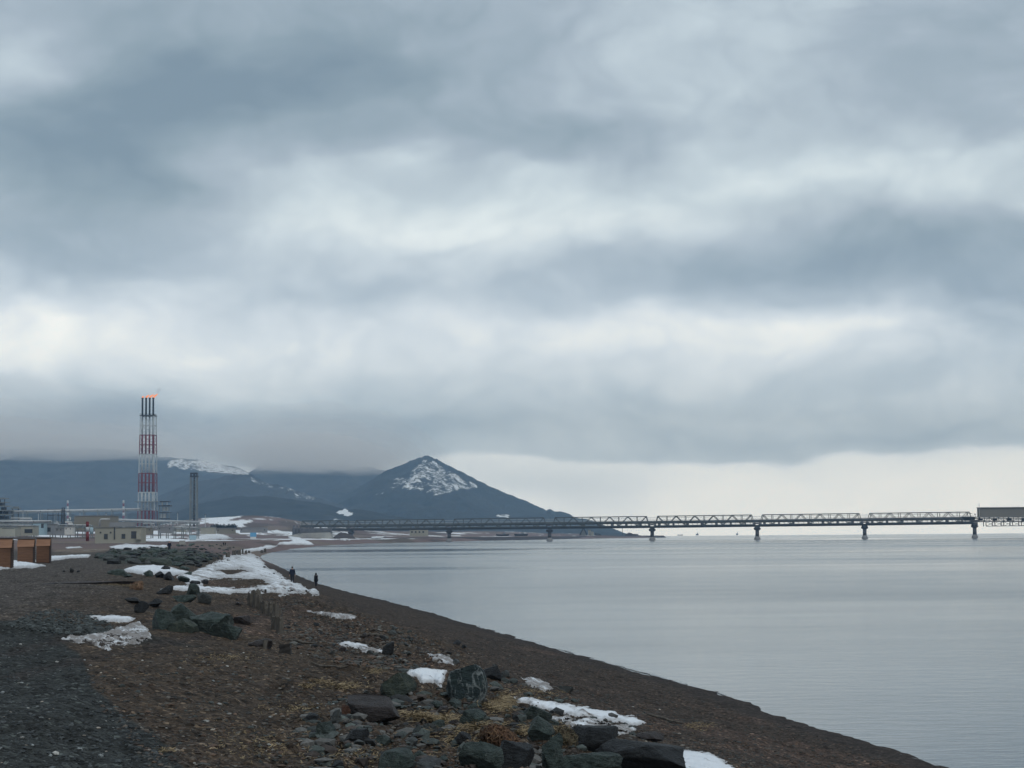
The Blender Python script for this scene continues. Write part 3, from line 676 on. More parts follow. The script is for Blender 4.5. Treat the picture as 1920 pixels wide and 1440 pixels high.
snow_patch('snow_patch', [(345, 1012), (370, 1004), (405, 998), (425, 1004), (440, 1010), (400, 1012), (370, 1014)], 0.4, 1.5, 'snow bank around the pale blue booth', 'snowmid', 1.0, 2, 12, 21, .03, G_S)
snow_patch('snow_patch', [(505, 995), (520, 993), (545, 1000), (540, 1003), (515, 1001)], 0.5, 1.2, 'bright snow patch on the bank left of the concrete abutment', 'snow', 1.0, 1, 10, 22, 0, G_S)
snow_patch('snow_patch', [(538, 1005), (555, 1004), (575, 1013), (585, 1018), (590, 1022), (560, 1022), (520, 1021), (525, 1017), (548, 1015)], 0.4, 1.2, 'bright snow slope below the concrete abutment at the bay head', 'snow', 1.0, 1.5, 10, 23, 0, G_S)
snow_patch('snow_patch', [(620, 998), (655, 996), (656, 1012), (640, 1014), (635, 1008), (625, 1003)], 0.4, 1.2, 'snow on the brown bank beside the first jetty pier', 'snowmid', 1.0, 3, 8, 24, .1, G_S)
snow_patch('snow_patch', [(695, 1006), (722, 1005), (715, 1010), (696, 1011)], 0.4, 1.2, 'small snow patch on the far shore right of the first jetty pier', 'snow', 1.0, 1, 8, 25, 0, G_S)

# ------------------------------------------------------------------ rocks
def ico(sub):
    bm = bmesh.new(); bmesh.ops.create_icosphere(bm, subdivisions=sub, radius=1.0)
    v = np.array([tuple(q.co) for q in bm.verts]); f = np.array([[q.index for q in p.verts] for p in bm.faces]); bm.free(); return v, f
ICO = {k: ico(k) for k in (1, 2, 3, 4, 5)}
def rock_verts(seed, sub=4, cuts=14, rough=0.05, flat=0.0):
    r_ = np.random.default_rng(seed); v = ICO[sub][0].copy()
    for k in range(cuts):
        nrm = r_.normal(size=3); nrm /= np.linalg.norm(nrm); d = r_.uniform(0.42, 0.72)
        if k == 0 and flat: nrm = np.array([r_.uniform(-.15, .15), r_.uniform(-.3, .0), 1.0]); nrm /= np.linalg.norm(nrm); d = 1 - flat
        p = v @ nrm; m_ = p > d; v[m_] -= (p[m_] - d)[:, None] * nrm * 0.97
    if rough:
        L = np.linalg.norm(v, axis=1, keepdims=True)
        nn_ = fbm(v[:, 0] * 3 + v[:, 2] * 2.1 + seed, v[:, 1] * 3 - v[:, 2] * 1.7, 5, seed % 97, .6)
        v *= 1 + rough * nn_[:, None]
    if rough and sub >= 4: v *= 1 + .35 * rough * np.abs(fbm(v[:, 0] * 9 + v[:, 2] * 6 + seed, v[:, 1] * 9 + v[:, 2] * 5, 3, 5))[:, None]
    mx = np.abs(v).max(0); return v / mx
def rock(px, base, wpx, hpx, material, label, seed, dep=0.9, rot=0.0, sub=4, cuts=14, rough=0.09, flat=0.0, sink=0.26, tilt=0.0, group=None, name='boulder', cat='rock', smooth=False):
    p = H1(px, base - 1); D = math.hypot(p.x, p.y); sc_ = D / F
    gq = 1.14 if (base > 1300 and wpx > 36) else 1.0; W = wpx * sc_ * gq; Hh = hpx * sc_ * gq
    v = rock_verts(seed, sub, cuts, rough, flat) * np.array([W / 2, W / 2 * dep, Hh / 2 / (1 - sink)])
    cr, sr = math.cos(tilt), math.sin(tilt); v = np.stack([v[:, 0] * cr - v[:, 2] * sr, v[:, 1], v[:, 0] * sr + v[:, 2] * cr], -1)
    cr, sr = math.cos(rot), math.sin(rot); v = np.stack([v[:, 0] * cr - v[:, 1] * sr, v[:, 0] * sr + v[:, 1] * cr, v[:, 2]], -1)
    zc = Hh / 2 * (1 - sink * 1.5)
    o = mesh_np(name, v, ICO[sub][1], [M[material]], None, smooth)
    g = p.y + W / 2 * dep * 0.7; x = p.x * g / p.y
    o.location = (x, g, float(gz(x, g)) * 0.5 + p.z * 0.5 + zc)
    return tag(o, label, cat, group)
R = rock
R(866, 1312, 84, 72, 'rock_vein', 'large dark green boulder with white veins, standing beside the white snow patch', 101, 0.9, .3, 5, 10, .05)
R(750, 1306, 66, 36, 'rock_moss', 'speckled grey-green boulder left of the veined boulder', 102, .8, .1, 5, 12, .1, .1)
R(790, 1312, 40, 10, 'rock_moss', 'low green-grey ledge of stone under the speckled boulder', 132, 1.2, .3, 4, 12, .1, .3)
R(697, 1354, 92, 44, 'rock_brown', 'flat-topped dark brown slab with a shadowed front, left of the grass tangle', 103, .9, -.1, 4, 8, .03, .45)
R(890, 1356, 50, 32, 'rock_green', 'small pointed green rock above the tan straw', 104, .8, .5, 4, 12, .08)
R(631, 1357, 26, 26, 'rock_grey', 'small grey pointed stone left of the brown slab', 105, .8, .2)
R(612, 1384, 42, 24, 'rock_green', 'blue-green stone at the left end of the foreground rocks', 106, .8, .5)
R(735, 1446, 74, 34, 'rock_green', 'flat green stone at the bottom edge, left one', 107, .7, .1, 4, 10, .06, .35)
R(790, 1446, 52, 14, 'rock_grey', 'thin grey-green stone at the bottom edge beside the flat green stone', 108, .7, .1, 4, 10, .06, .3)
R(906, 1452, 84, 54, 'rock_green', 'wedge-shaped green rock leaning at the bottom edge', 109, .5, .2, 4, 9, .05, 0, .15, -.5)
R(968, 1444, 78, 58, 'rock_dark', 'rounded black boulder behind the wedge-shaped green rock', 110, .8, .5, 5, 14, .08)
R(1034, 1448, 66, 62, 'rock_green', 'knobbly green rock between the two black boulders', 111, .7, .9, 5, 16, .16)
R(1012, 1392, 56, 38, 'rock_green', 'teal green rock behind the knobbly green rock', 112, .8, .3, 4, 12, .07)
R(1108, 1412, 92, 48, 'rock_dark', 'layered blue-black block behind the largest black boulder', 113, .6, .05, 4, 8, .07, .3)
R(1186, 1456, 176, 82, 'rock_dark', 'largest black boulder at the bottom edge beside the bright snow', 114, .7, .1, 5, 16, .08)
R(1110, 1452, 110, 34, 'rock_green', 'broken green stone in front of the largest black boulder', 115, .5, .2, 5, 14, .18)
R(1002, 1352, 60, 30, 'rock_green', 'blue-green rock under the left end of the diagonal snow ridge', 116, .6, -.4, 4, 10, .06)
R(926, 1278, 44, 26, 'rock_dark', 'black stone right of the veined boulder', 117, .8, .1)
R(946, 1272, 20, 14, 'rock_grey', 'pale grey stone lying on the black stone', 118, .8, .1)
R(803, 1374, 32, 20, 'rock_grey', 'grey pointed stone in the middle of the straw', 119, .8, .4)
R(832, 1344, 28, 22, 'rock_brown', 'brown leaning stone left of the small pointed green rock', 120, .8, .9)
R(850, 1362, 24, 12, 'rock_brown', 'brown flat stone below the leaning brown stone', 121, .8, .2)
R(646, 1345, 24, 22, 'rock_rust', 'rusty orange stone at the left of the brown slab', 122, .8, .2)
R(585, 1354, 36, 14, 'rock_dark', 'dark low stone left of the grey pointed stone', 123, .8, .2)
R(728, 1230, 40, 20, 'rock_dark', 'tilted dark slab with a pale edge beside the small snow patch', 124, .35, .1, 4, 9, .03, 0, .15, .6)
R(668, 1394, 46, 20, 'rock_dark', 'dark flat stone below the brown slab', 125, .8, .2, 4, 12, .08, .3)
R(718, 1400, 40, 18, 'rock_green', 'greenish stone below the brown slab, right of the dark flat stone', 126, .8, .5, 4, 12, .08)
R(770, 1400, 36, 15, 'rock_grey', 'grey stone in the rubble between the slab and the russet tangle', 127, .8, .5)
R(1062, 1300, 34, 14, 'rock_grey', 'flat grey stone above the diagonal snow ridge', 128, .7, .5)
R(872, 1396, 40, 20, 'rock_dark', 'black stone at the left of the russet tangle', 129, .8, .5)
R(1225, 1392, 60, 16, 'rock_brown', 'low brown hummock of stone behind the largest black boulder', 130, .8, .1, 4, 14, .12)
R(495, 1214, 60, 22, 'rock_brown', 'brown broken stone beside the charred stump', 131, .7, .1, 4, 14, .15)
FRX = [(560, 1330), (640, 1300), (740, 1290), (860, 1300), (960, 1300), (1060, 1345), (1120, 1360), (1240, 1400), (1240, 1440), (600, 1440), (570, 1380)]
kk = 0; rr_ = random.Random(21)
while kk < 42:
    a = rr_.uniform(560, 1240); b_ = rr_.uniform(1290, 1445)
    if not in_poly(np.array(a), np.array(b_), FRX): continue
    wd = rr_.uniform(14, 34)
    R(a, b_, wd, wd * rr_.uniform(.3, .6), rr_.choice(['rock_green', 'rock_grey', 'rock_dark', 'rock_green', 'rock_brown']), 'small broken stone lying among the foreground boulders and straw', 2000 + kk, rr_.uniform(.6, 1), rr_.uniform(0, 3), 3, 9, .06, 0, .3, 0, 'broken stones between the foreground boulders', 'stone'); kk += 1
for kk in range(46):
    a = rr_.uniform(440, 900); b_ = 1120 + (a - 440) * .22 + rr_.uniform(-6, 70); wd = rr_.uniform(7, 20)
    R(a, b_, wd, wd * rr_.uniform(.3, .55), rr_.choice(['rock_brown', 'rock_grey', 'rock_dark']), 'small dark stone in the litter along the top of the beach', 2100 + kk, rr_.uniform(.6, 1), rr_.uniform(0, 3), 2, 8, .05, 0, .3, 0, 'stones littering the top of the beach', 'stone')
# driftwood
def drift(px, py, L_, ang, r_, label):
    p = H1(px, py); pts = []; rn = random.Random(int(px))
    for i in range(6):
        t = i / 5 - .5; x = p.x + math.cos(ang) * L_ * t + rn.uniform(-.03, .03); y = p.y + math.sin(ang) * L_ * t; pts.append((x, y, float(gz(x, y)) + r_ * .7 + rn.uniform(0, .03)))
    o = MB().tube(pts, [r_ * q for q in (.6, 1, .95, .85, .7, .4)], 8).build('driftwood', M['postwood'], None, True); origin(o, p); tag(o, label, 'driftwood')
drift(1045, 1292, .55, -.7, .02, 'thin pale driftwood stick pointing at the water above the diagonal snow ridge')
drift(700, 1190, 1.1, .15, .035, 'grey driftwood branch on the dark beach right of the wooden piles')
drift(560, 1205, .9, -.3, .03, 'short driftwood branch right of the charred stump')
drift(840, 1330, .5, .5, .02, 'driftwood stick lying in the straw behind the brown slab')
drift(1250, 1352, .8, -.2, .03, 'curved driftwood branch right of the end of the diagonal snow ridge')
drift(620, 1250, .7, .2, .02, 'thin driftwood stick on the brown bank below the small snow patch')
# the green boulders in the middle distance
R(404, 1192, 96, 50, 'rock_green', 'biggest green boulder of the cluster in the middle distance', 140, .8, .2, 5, 14, .12)
R(425, 1198, 66, 34, 'rock_green', 'dark green block in front of the biggest green boulder', 141, .6, .05, 4, 8, .05, .2)
R(346, 1187, 66, 30, 'rock_moss', 'low olive boulder left of the biggest green boulder', 142, .7, .2, 4, 10, .06)
R(306, 1180, 62, 44, 'rock_green', 'green boulder at the left end of the middle cluster', 143, .8, .5, 4, 12, .07)
R(347, 1168, 60, 36, 'rock_green', 'green boulder at the back of the middle cluster', 144, .7, .9, 4, 12, .07)
R(385, 1170, 40, 20, 'rock_moss', 'pale pointed stone wedged in the middle cluster', 145, .6, -.5, 4, 9, .05)
R(455, 1172, 44, 18, 'rock_brown', 'low brown stone right of the biggest green boulder', 146, .7, .5)
R(262, 1150, 36, 22, 'rock_dark', 'black stone behind the left end of the middle cluster', 147, .8, .5)
R(250, 1132, 34, 12, 'rock_dark', 'flat black stone furthest left behind the middle cluster', 148, .8, .5)
R(290, 1140, 36, 16, 'rock_dark', 'black stone between the flat black stone and the middle cluster', 149, .8, .5)
R(345, 1131, 44, 18, 'rock_green', 'dark green stone behind the middle cluster, its left one', 150, .8, .5)
R(362, 1117, 30, 22, 'rock_green', 'dark pointed stone by the thin creamy snow strip', 151, .8, .5)
R(382, 1133, 30, 26, 'rock_grey', 'grey upright stone behind the biggest green boulder', 152, .7, .4)
R(312, 1115, 40, 16, 'rock_dark', 'black low stone left of the dark pointed stone', 153, .8, .5)
for k, (a, b_, c_, d_) in enumerate([(335, 1063, 26, 10), (362, 1058, 24, 9), (382, 1055, 20, 8), (345, 1069, 22, 8), (372, 1064, 16, 6), (318, 1089, 28, 16), (343, 1092, 30, 15), (300, 1084, 26, 12), (366, 1098, 26, 10), (280, 1082, 22, 12), (385, 1096, 18, 9), (310, 1072, 24, 14), (352, 1081, 22, 8)]):
    R(a, b_, c_, d_, 'rock_dark' if k % 3 else 'rock_green', 'dark boulder in the heap against the upper edge of the snow tongue', 160 + k, .8, k, 3, 12, .08, 0, .18, 0, 'dark boulders against the snow tongue')
for k, (a, b_, c_, d_) in enumerate([(222, 1080, 34, 12), (208, 1078, 22, 10), (240, 1083, 20, 7)]):
    R(a, b_, c_, d_, 'rock_green', 'low green stone at the left tip of the snow tongue', 170 + k, .8, k, 3, 12, .08, 0, .18, 0, 'green stones at the tip of the snow tongue')
# the long bank of rip-rap
RIP = [(180, 1046), (215, 1030), (270, 1026), (350, 1020), (400, 1020), (440, 1024), (430, 1038), (395, 1052), (370, 1060), (320, 1060), (290, 1058), (210, 1058)]
mats_r = ['rock_green', 'rock_dark', 'rock_grey', 'rock_moss']; cnt = 0
protos = []
for k in range(8):
    v = rock_verts(400 + k, 2, 10, .06); me_o = mesh_np('boulder', v, ICO[2][1], [M[mats_r[k % 4]]]); protos.append(me_o)
while cnt < 290:
    a = random.uniform(180, 440); b_ = random.uniform(1019, 1060)
    if not in_poly(np.array(a), np.array(b_), RIP): continue
    p = H1(a, b_); D = math.hypot(p.x, p.y)
    if cnt < 8: o = protos[cnt]
    else: o = protos[cnt % 8].copy(); C.objects.link(o)
    s_ = random.uniform(0.22, 0.55) * (1.35 if random.random() < .15 else 1)
    o.scale = (s_ * random.uniform(.9, 1.5), s_ * random.uniform(.9, 1.4), s_ * random.uniform(.5, .8)); o.rotation_euler = (0, 0, random.uniform(0, 6.28))
    o.location = (p.x, p.y, p.z + s_ * .15)
    tag(o, 'small greenish boulder in the long rock bank between the wooden huts and the snow field', 'rock', 'boulders of the long rock bank'); cnt += 1
# loose stones near the viewer: too many to count
def stones(name, n, sampler, smin, smax, cols, label):
    V = []; Fc = []; Cc = []; iv, if_ = ICO[1]; rr = np.random.default_rng(len(name) * 7 + n)
    base = [rock_verts(600 + k, 1, 6, 0.0) for k in range(12)]
    pts = sampler(n, rr)
    sz = smin * (smax / smin) ** (rr.random(n) ** 2.2)
    for i in range(n):
        v = base[i % 12] * sz[i] * np.array([rr.uniform(.8, 1.5), rr.uniform(.7, 1.3), rr.uniform(.35, .8)])
        t = rr.uniform(0, 6.28); c_, s_ = math.cos(t), math.sin(t)
        v = np.stack([v[:, 0] * c_ - v[:, 1] * s_, v[:, 0] * s_ + v[:, 1] * c_, v[:, 2]], -1) + pts[i]
        V.append(v); Fc.append(if_ + len(iv) * i)
        cc = np.array(cols[rr.choice(len(cols), p=None)]) * rr.uniform(.6, 1.35); Cc.append(np.broadcast_to(cc, (len(iv), 3)))
    o = mesh_np(name, np.concatenate(V), np.concatenate(Fc), [M['stonecol']], None, False, {'tone': np.concatenate(Cc)})
    return tag(o, label, 'gravel', kind='stuff')
m = bpy.data.materials.new('loose_stone'); m.use_nodes = True; nt = m.node_tree; n = NT(nt); b = nt.nodes['Principled BSDF']; b.inputs['Roughness'].default_value = .8
b.inputs['Specular IOR Level'].default_value = 0.25
ca = n.n('ShaderNodeAttribute', attribute_name='tone').outputs['Color']; co = n.n('ShaderNodeTexCoord').outputs['Object']
nt.links.new(n.n('ShaderNodeVectorMath', operation='MULTIPLY', i_0=ca, i_1=n.ramp(n.noise(co, 30, 3, .6), [(.3, (.6, .6, .6, 1)), (.7, (1.3, 1.3, 1.3, 1))])).outputs[0], b.inputs['Base Color']); M['stonecol'] = m
def near_sampler(poly, dens=None):
    xs = [p[0] for p in poly]; ys = [p[1] for p in poly]
    def f(n, rr):
        out = []
        while len(out) < n:
            a = rr.uniform(min(xs), max(xs), 4000); b_ = rr.uniform(min(ys), max(ys), 4000)
            k = in_poly(a, b_, poly)
            if dens is not None: k &= rr.random(4000) < dens(a, b_)
            a = a[k]; b_ = b_[k]; x, y, z, r = hit(a, b_)
            g = poly_sd(x, y, land) > 0.3
            out += list(np.stack([x, y, z], -1)[g])
        return np.array(out[:n])
    return f
BR = [(.075, .058, .048), (.055, .044, .038), (.09, .075, .062), (.06, .06, .056), (.11, .075, .055), (.05, .058, .056)]
stones('gravel', 9000, near_sampler([(180, 1230), (560, 1200), (900, 1230), (1250, 1330), (1560, 1445), (1560, 1500), (330, 1500), (190, 1330)]), .010, .045, BR + [(.13, .12, .105)], 'brown loose stones scattered over the near bank')
stones('beach_gravel', 5000, near_sampler([(600, 1110), (900, 1190), (1200, 1275), (1500, 1370), (1760, 1450), (1400, 1460), (1000, 1300), (700, 1190), (560, 1130)]), .014, .045, BR, 'dark wet pebbles covering the beach slope beside the water')
stones('rubble', 950, near_sampler([(560, 1320), (760, 1300), (960, 1270), (1060, 1300), (1250, 1385), (1290, 1460), (560, 1460)], lambda a, b_: .35 + .65 * (fbm(a / 40, b_ / 20, 3, 9) > 0)), .025, .15, [(.05, .06, .058), (.035, .038, .04), (.07, .085, .08), (.06, .05, .045), (.10, .10, .095)], 'broken stones piled among the foreground boulders')
stones('grit', 2600, near_sampler([(-60, 1190), (60, 1185), (160, 1240), (210, 1330), (330, 1420), (360, 1500), (-60, 1500)]), .010, .034, [(.045, .052, .055), (.035, .04, .042), (.07, .078, .08)], 'blue grey grit at the lower left')
stones('pale_stones', 260, near_sampler([(-60, 1150), (560, 1180), (900, 1220), (1300, 1350), (1500, 1460), (-60, 1460)]), .015, .04, [(.33, .33, .31), (.28, .25, .21), (.22, .24, .24)], 'scattered pale chips of stone and shell')
stones('berm_stones', 1600, near_sampler([(10, 1172), (60, 1148), (110, 1140), (170, 1152), (215, 1172), (210, 1186), (120, 1190), (60, 1182)]), .02, .07, [(.05, .06, .06), (.07, .08, .08), (.035, .04, .04)], 'grey stones on the low gravel hump')
stones('wrack_stones', 2400, near_sampler([(440, 1115), (620, 1130), (760, 1180), (860, 1230), (760, 1260), (600, 1240), (520, 1190), (460, 1140)], lambda a, b_: .25 + .75 * (fbm(a / 40, b_ / 10, 3, 19) > 0)), .02, .09, BR + [(.12, .12, .11)], 'stony litter on the beach right of the wooden piles')
# fallen stones heap in the dirty snow
stones('snow_rubble', 240, near_sampler([(150, 1200), (200, 1190), (250, 1180), (280, 1192), (230, 1212), (190, 1214)]), .03, .10, [(.06, .05, .045), (.12, .11, .10)], 'dark stones sticking out of the dirty snow heap')

# ------------------------------------------------------------------ dry grass, russet tangle
m = bpy.data.materials.new('dry_grass'); m.use_nodes = True; nt = m.node_tree; n = NT(nt); b = nt.nodes['Principled BSDF']; b.inputs['Roughness'].default_value = .9
nt.links.new(n.n('ShaderNodeAttribute', attribute_name='tone').outputs['Color'], b.inputs['Base Color']); M['grass'] = m
def blades(name, clumps, label, cat, cols, kind=None, flatness=.6):
    V = []; Fc = []; Cc = []; b0 = 0; rr = np.random.default_rng(77 + len(clumps))
    for (px, py, rx, ry, nb, ln) in clumps:
        nb = int(nb * 1.7)
        a = rr.normal(px, rx / 2, nb); b_ = rr.normal(py, ry / 2, nb); x, y, z, r = hit(a, b_)
        for i in range(nb):
            L_ = ln * rr.uniform(.4, 1.3); th = rr.uniform(0, 6.28); up = rr.uniform(.15, 1.0) * (1 - flatness); w_ = rr.uniform(.003, .007)
            d = np.array([math.cos(th), math.sin(th), 0]); sd_v = np.array([-d[1], d[0], 0]) * w_
            pts = [np.array([x[i], y[i], z[i]]) + d * L_ * t + np.array([0, 0, .015 + L_ * up * (1.6 * t - 1.1 * t * t)]) + rr.normal(0, .012, 3) * (t > 0) for t in (0, .35, .7, 1)]
            cc = np.array(cols[rr.integers(len(cols))]) * rr.uniform(.6, 1.25)
            for k, p in enumerate(pts):
                ww = sd_v * (1 - .25 * k) + np.array([0, 0, w_ * .4]); V += [p - ww, p + ww]; Cc += [cc, cc]
            for k in range(3): Fc.append((b0 + 2 * k, b0 + 2 * k + 1, b0 + 2 * k + 3, b0 + 2 * k + 2))
            b0 += 8
    o = mesh_np(name, np.array(V), np.array(Fc), [M['grass']], None, False, {'tone': np.array(Cc)}); return tag(o, label, cat, kind=kind)
STRAW = [(.26, .20, .115), (.19, .14, .075), (.33, .26, .15), (.13, .095, .055)]
blades('dry_grass', [(790, 1345, 50, 8, 260, .16), (830, 1350, 40, 7, 160, .15), (930, 1325, 30, 12, 240, .20), (945, 1315, 16, 16, 160, .22), (900, 1365, 70, 12, 320, .16), (640, 1288, 40, 7, 140, .12), (600, 1280, 20, 6, 60, .1),
       (700, 1260, 20, 6, 60, .12), (575, 1288, 12, 5, 50, .08), (985, 1372, 30, 10, 160, .14), (1040, 1372, 26, 12, 180, .14), (720, 1330, 20, 10, 60, .14), (860, 1385, 60, 20, 220, .13), (1310, 1362, 30, 8, 90, .1),
       (420, 1235, 60, 8, 80, .08), (210, 1097, 30, 3, 90, .12), (240, 1098, 14, 4, 80, .2), (560, 1330, 60, 20, 90, .07), (310, 1410, 12, 4, 20, .1), (690, 1420, 120, 20, 160, .07), (480, 1400, 100, 30, 130, .06), (1000, 1300, 60, 12, 110, .12)],
       'withered straw-coloured grass between the foreground rocks', 'grass', STRAW, 'stuff')
def mound(px, base, wpx, hpx, seed, nb, ln, cols, name, label, cat, material):
    p = H1(px, base); s_ = math.hypot(p.x, p.y) / F
    root = thing(name, (p.x, p.y + wpx * s_ * .25, p.z), label, cat)
    v = rock_verts(seed, 4, 8, .22) * np.array([wpx * s_ / 2, wpx * s_ * .35, hpx * s_ * .62]); v[:, 2] += hpx * s_ * .3
    mesh_np('core', v * np.array([.93, .93, .93]), ICO[4][1], [material], root, True)
    rr = np.random.default_rng(seed); V = []; Fc = []; Cc = []
    for i in range(nb):
        q = v[rr.integers(len(v))]
        if q[2] < 0: continue
        nrm = q / np.linalg.norm(q); tdir = np.cross(nrm, rr.normal(size=3)); tdir /= np.linalg.norm(tdir); L_ = ln * rr.uniform(.4, 1.3); w_ = rr.uniform(.003, .007)
        sdv = np.cross(tdir, nrm) * w_; cc = np.array(cols[rr.integers(len(cols))]) * rr.uniform(.55, 1.3); b0 = len(V)
        for k, t in enumerate((0, .35, .7, 1)):
            pp = q + tdir * L_ * (t - .5) + nrm * (.01 + L_ * .25 * math.sin(t * 3)) + np.array([0, 0, -L_ * .25 * t * t]) + rr.normal(0, .008, 3); V += [pp - sdv, pp + sdv]; Cc += [cc, cc]
        for k in range(3): Fc.append((b0 + 2 * k, b0 + 2 * k + 1, b0 + 2 * k + 3, b0 + 2 * k + 2))
    mesh_np('stems', np.array(V), np.array(Fc), [M['grass']], root, False, {'tone': np.array(Cc)}); return root
M['russet'] = mat('russet_roots', (.06, .032, .02), .95, .5, 8, .8, 30, col2=(.10, .055, .03))
M['sodm'] = mat('withered_sod', (.10, .075, .05), .95, .4, 8, .8, 30)
mound(940, 1404, 84, 48, 701, 1500, .12, [(.11, .055, .028), (.08, .042, .024), (.16, .095, .05), (.06, .034, .02)], 'root_tangle', 'russet brown tangle of roots and dead grass between the straw and the black boulders', 'root tangle', M['russet'])
mound(1058, 1398, 44, 34, 702, 700, .10, [(.10, .085, .05), (.14, .11, .065), (.07, .055, .035)], 'grass_tussock', 'olive brown grass tussock beside the layered black block', 'tussock', M['sodm'])
mound(257, 1106, 26, 18, 703, 600, .16, [(.20, .12, .075), (.25, .16, .10)], 'grass_tussock', 'small pinkish tan grass tussock left of the dark boulder heap', 'tussock', M['sodm'])

# ------------------------------------------------------------------ wooden piles
def pile(px, base, wpx, hpx, label, group=None, material='postwood', lean=0.0, square=False, seed=0):
    p = H1(px, base); s_ = math.hypot(p.x, p.y) / F; rr = random.Random(seed)
    W = wpx * s_ * rr.uniform(1.3, 2.1); h = hpx * s_ * rr.uniform(.55, 1.0); V = []; Fc = []; nseg = 4 if square else 12; nz_ = 9
    for k in range(nz_):
        t = k / (nz_ - 1)
        for i in range(nseg):
            th = 2 * math.pi * (i + (.5 if square else 0)) / nseg; r_ = W / 2 * (1.25 if square else 1) * (1 + rr.uniform(-.13, .13)) * (1 - .12 * t)
            zz = -0.25 + (h + .25) * t + (rr.uniform(-.18, .12) * h if k == nz_ - 1 else 0)
            V.append((math.cos(th) * r_ + lean * zz, math.sin(th) * r_, zz))
    for k in range(nz_ - 1):
        for i in range(nseg): Fc.append((k * nseg + i, k * nseg + (i + 1) % nseg, (k + 1) * nseg + (i + 1) % nseg, (k + 1) * nseg + i))
    V.append((lean * h, 0, h * .9)); c_ = len(V) - 1; b0 = (nz_ - 1) * nseg
    for i in range(nseg): Fc.append((b0 + i, b0 + (i + 1) % nseg, c_))
    me = bpy.data.meshes.new('wooden_pile'); me.from_pydata(V, [], Fc); me.materials.append(M[material]); me.update()
    o = bpy.data.objects.new('wooden_pile', me); C.objects.link(o); o.location = p
    return tag(o, label, 'post', group)
GP = 'old wooden piles in a broken row'
row = [(470, 1136, 7, 28), (476, 1138, 6, 32), (480, 1141, 7, 34), (486, 1144, 7, 36), (491, 1146, 6, 30), (497, 1150, 7, 24), (506, 1156, 6, 28), (511, 1164, 6, 26), (516, 1172, 9, 40), (514, 1180, 8, 36), (520, 1184, 8, 36), (525, 1187, 8, 34)]
for k, (a, b_, c_, d_) in enumerate(row):
    pile(a, b_, c_, d_, 'weathered grey pile in the row running down the beach right of the green boulders', GP, seed=k, lean=random.uniform(-.1, .1))
pile(535, 1224, 15, 25, 'short charred square stump standing alone in front of the pile row', None, 'darkwood', 0, True, 50)
pile(496, 1216, 6, 20, 'thin pale stake beside the charred stump', None, 'postwood', .1, False, 51)
pile(519, 1150, 10, 15, 'thick short pile with a flat top standing above the end of the pile row', None, 'postwood', 0, False, 52)
for k, (a, b_, c_, d_) in enumerate([(426, 1046, 3, 13), (429, 1046, 3, 13), (437, 1042, 3, 12), (441, 1042, 3, 13), (446, 1041, 3, 12), (450, 1041, 2.4, 13), (455, 1039, 2.4, 10), (461, 1038, 2.4, 9), (467, 1037, 2.4, 8)]):
    pile(a, b_, c_, d_, 'thin brown pile in the far row standing in the snow field', 'far row of piles in the snow field', seed=70 + k)
for k, (a, b_, c_, d_) in enumerate([(398, 1050, 4, 9), (403, 1052, 4, 10), (409, 1048, 3, 7), (393, 1058, 4, 9)]):
    pile(a, b_, c_, d_, 'leaning brown stump at the upper left edge of the snow field', 'leaning stumps by the snow field', seed=90 + k, lean=.35)
for k, (a, b_, c_, d_) in enumerate([(491, 1037, 3, 7), (497, 1036, 3, 8)]):
    pile(a, b_, c_, d_, 'short brown pile at the head of the bay', 'two piles at the bay head', seed=95 + k)
# three dark lumps of debris on the dirt road
for k, (a, b_, c_, d_, lb) in enumerate([(120, 1074, 5, 6, 'leftmost dark lump of debris on the dirt road'), (134, 1075, 10, 9, 'biggest dark lump of debris on the dirt road'), (147, 1074, 8, 4, 'flat dark lump of debris on the dirt road')]):
    R(a, b_, c_, d_, 'rock_dark', lb, 180 + k, .8, k, 3)
# ditch scar on the dirt road
R(175, 1096, 190, 5, 'rock_brown', 'long dark eroded lip of earth across the dirt road', 190, .15, 0, 4, 10, .1, .3, .3, name='earth_bank', cat='earth bank')

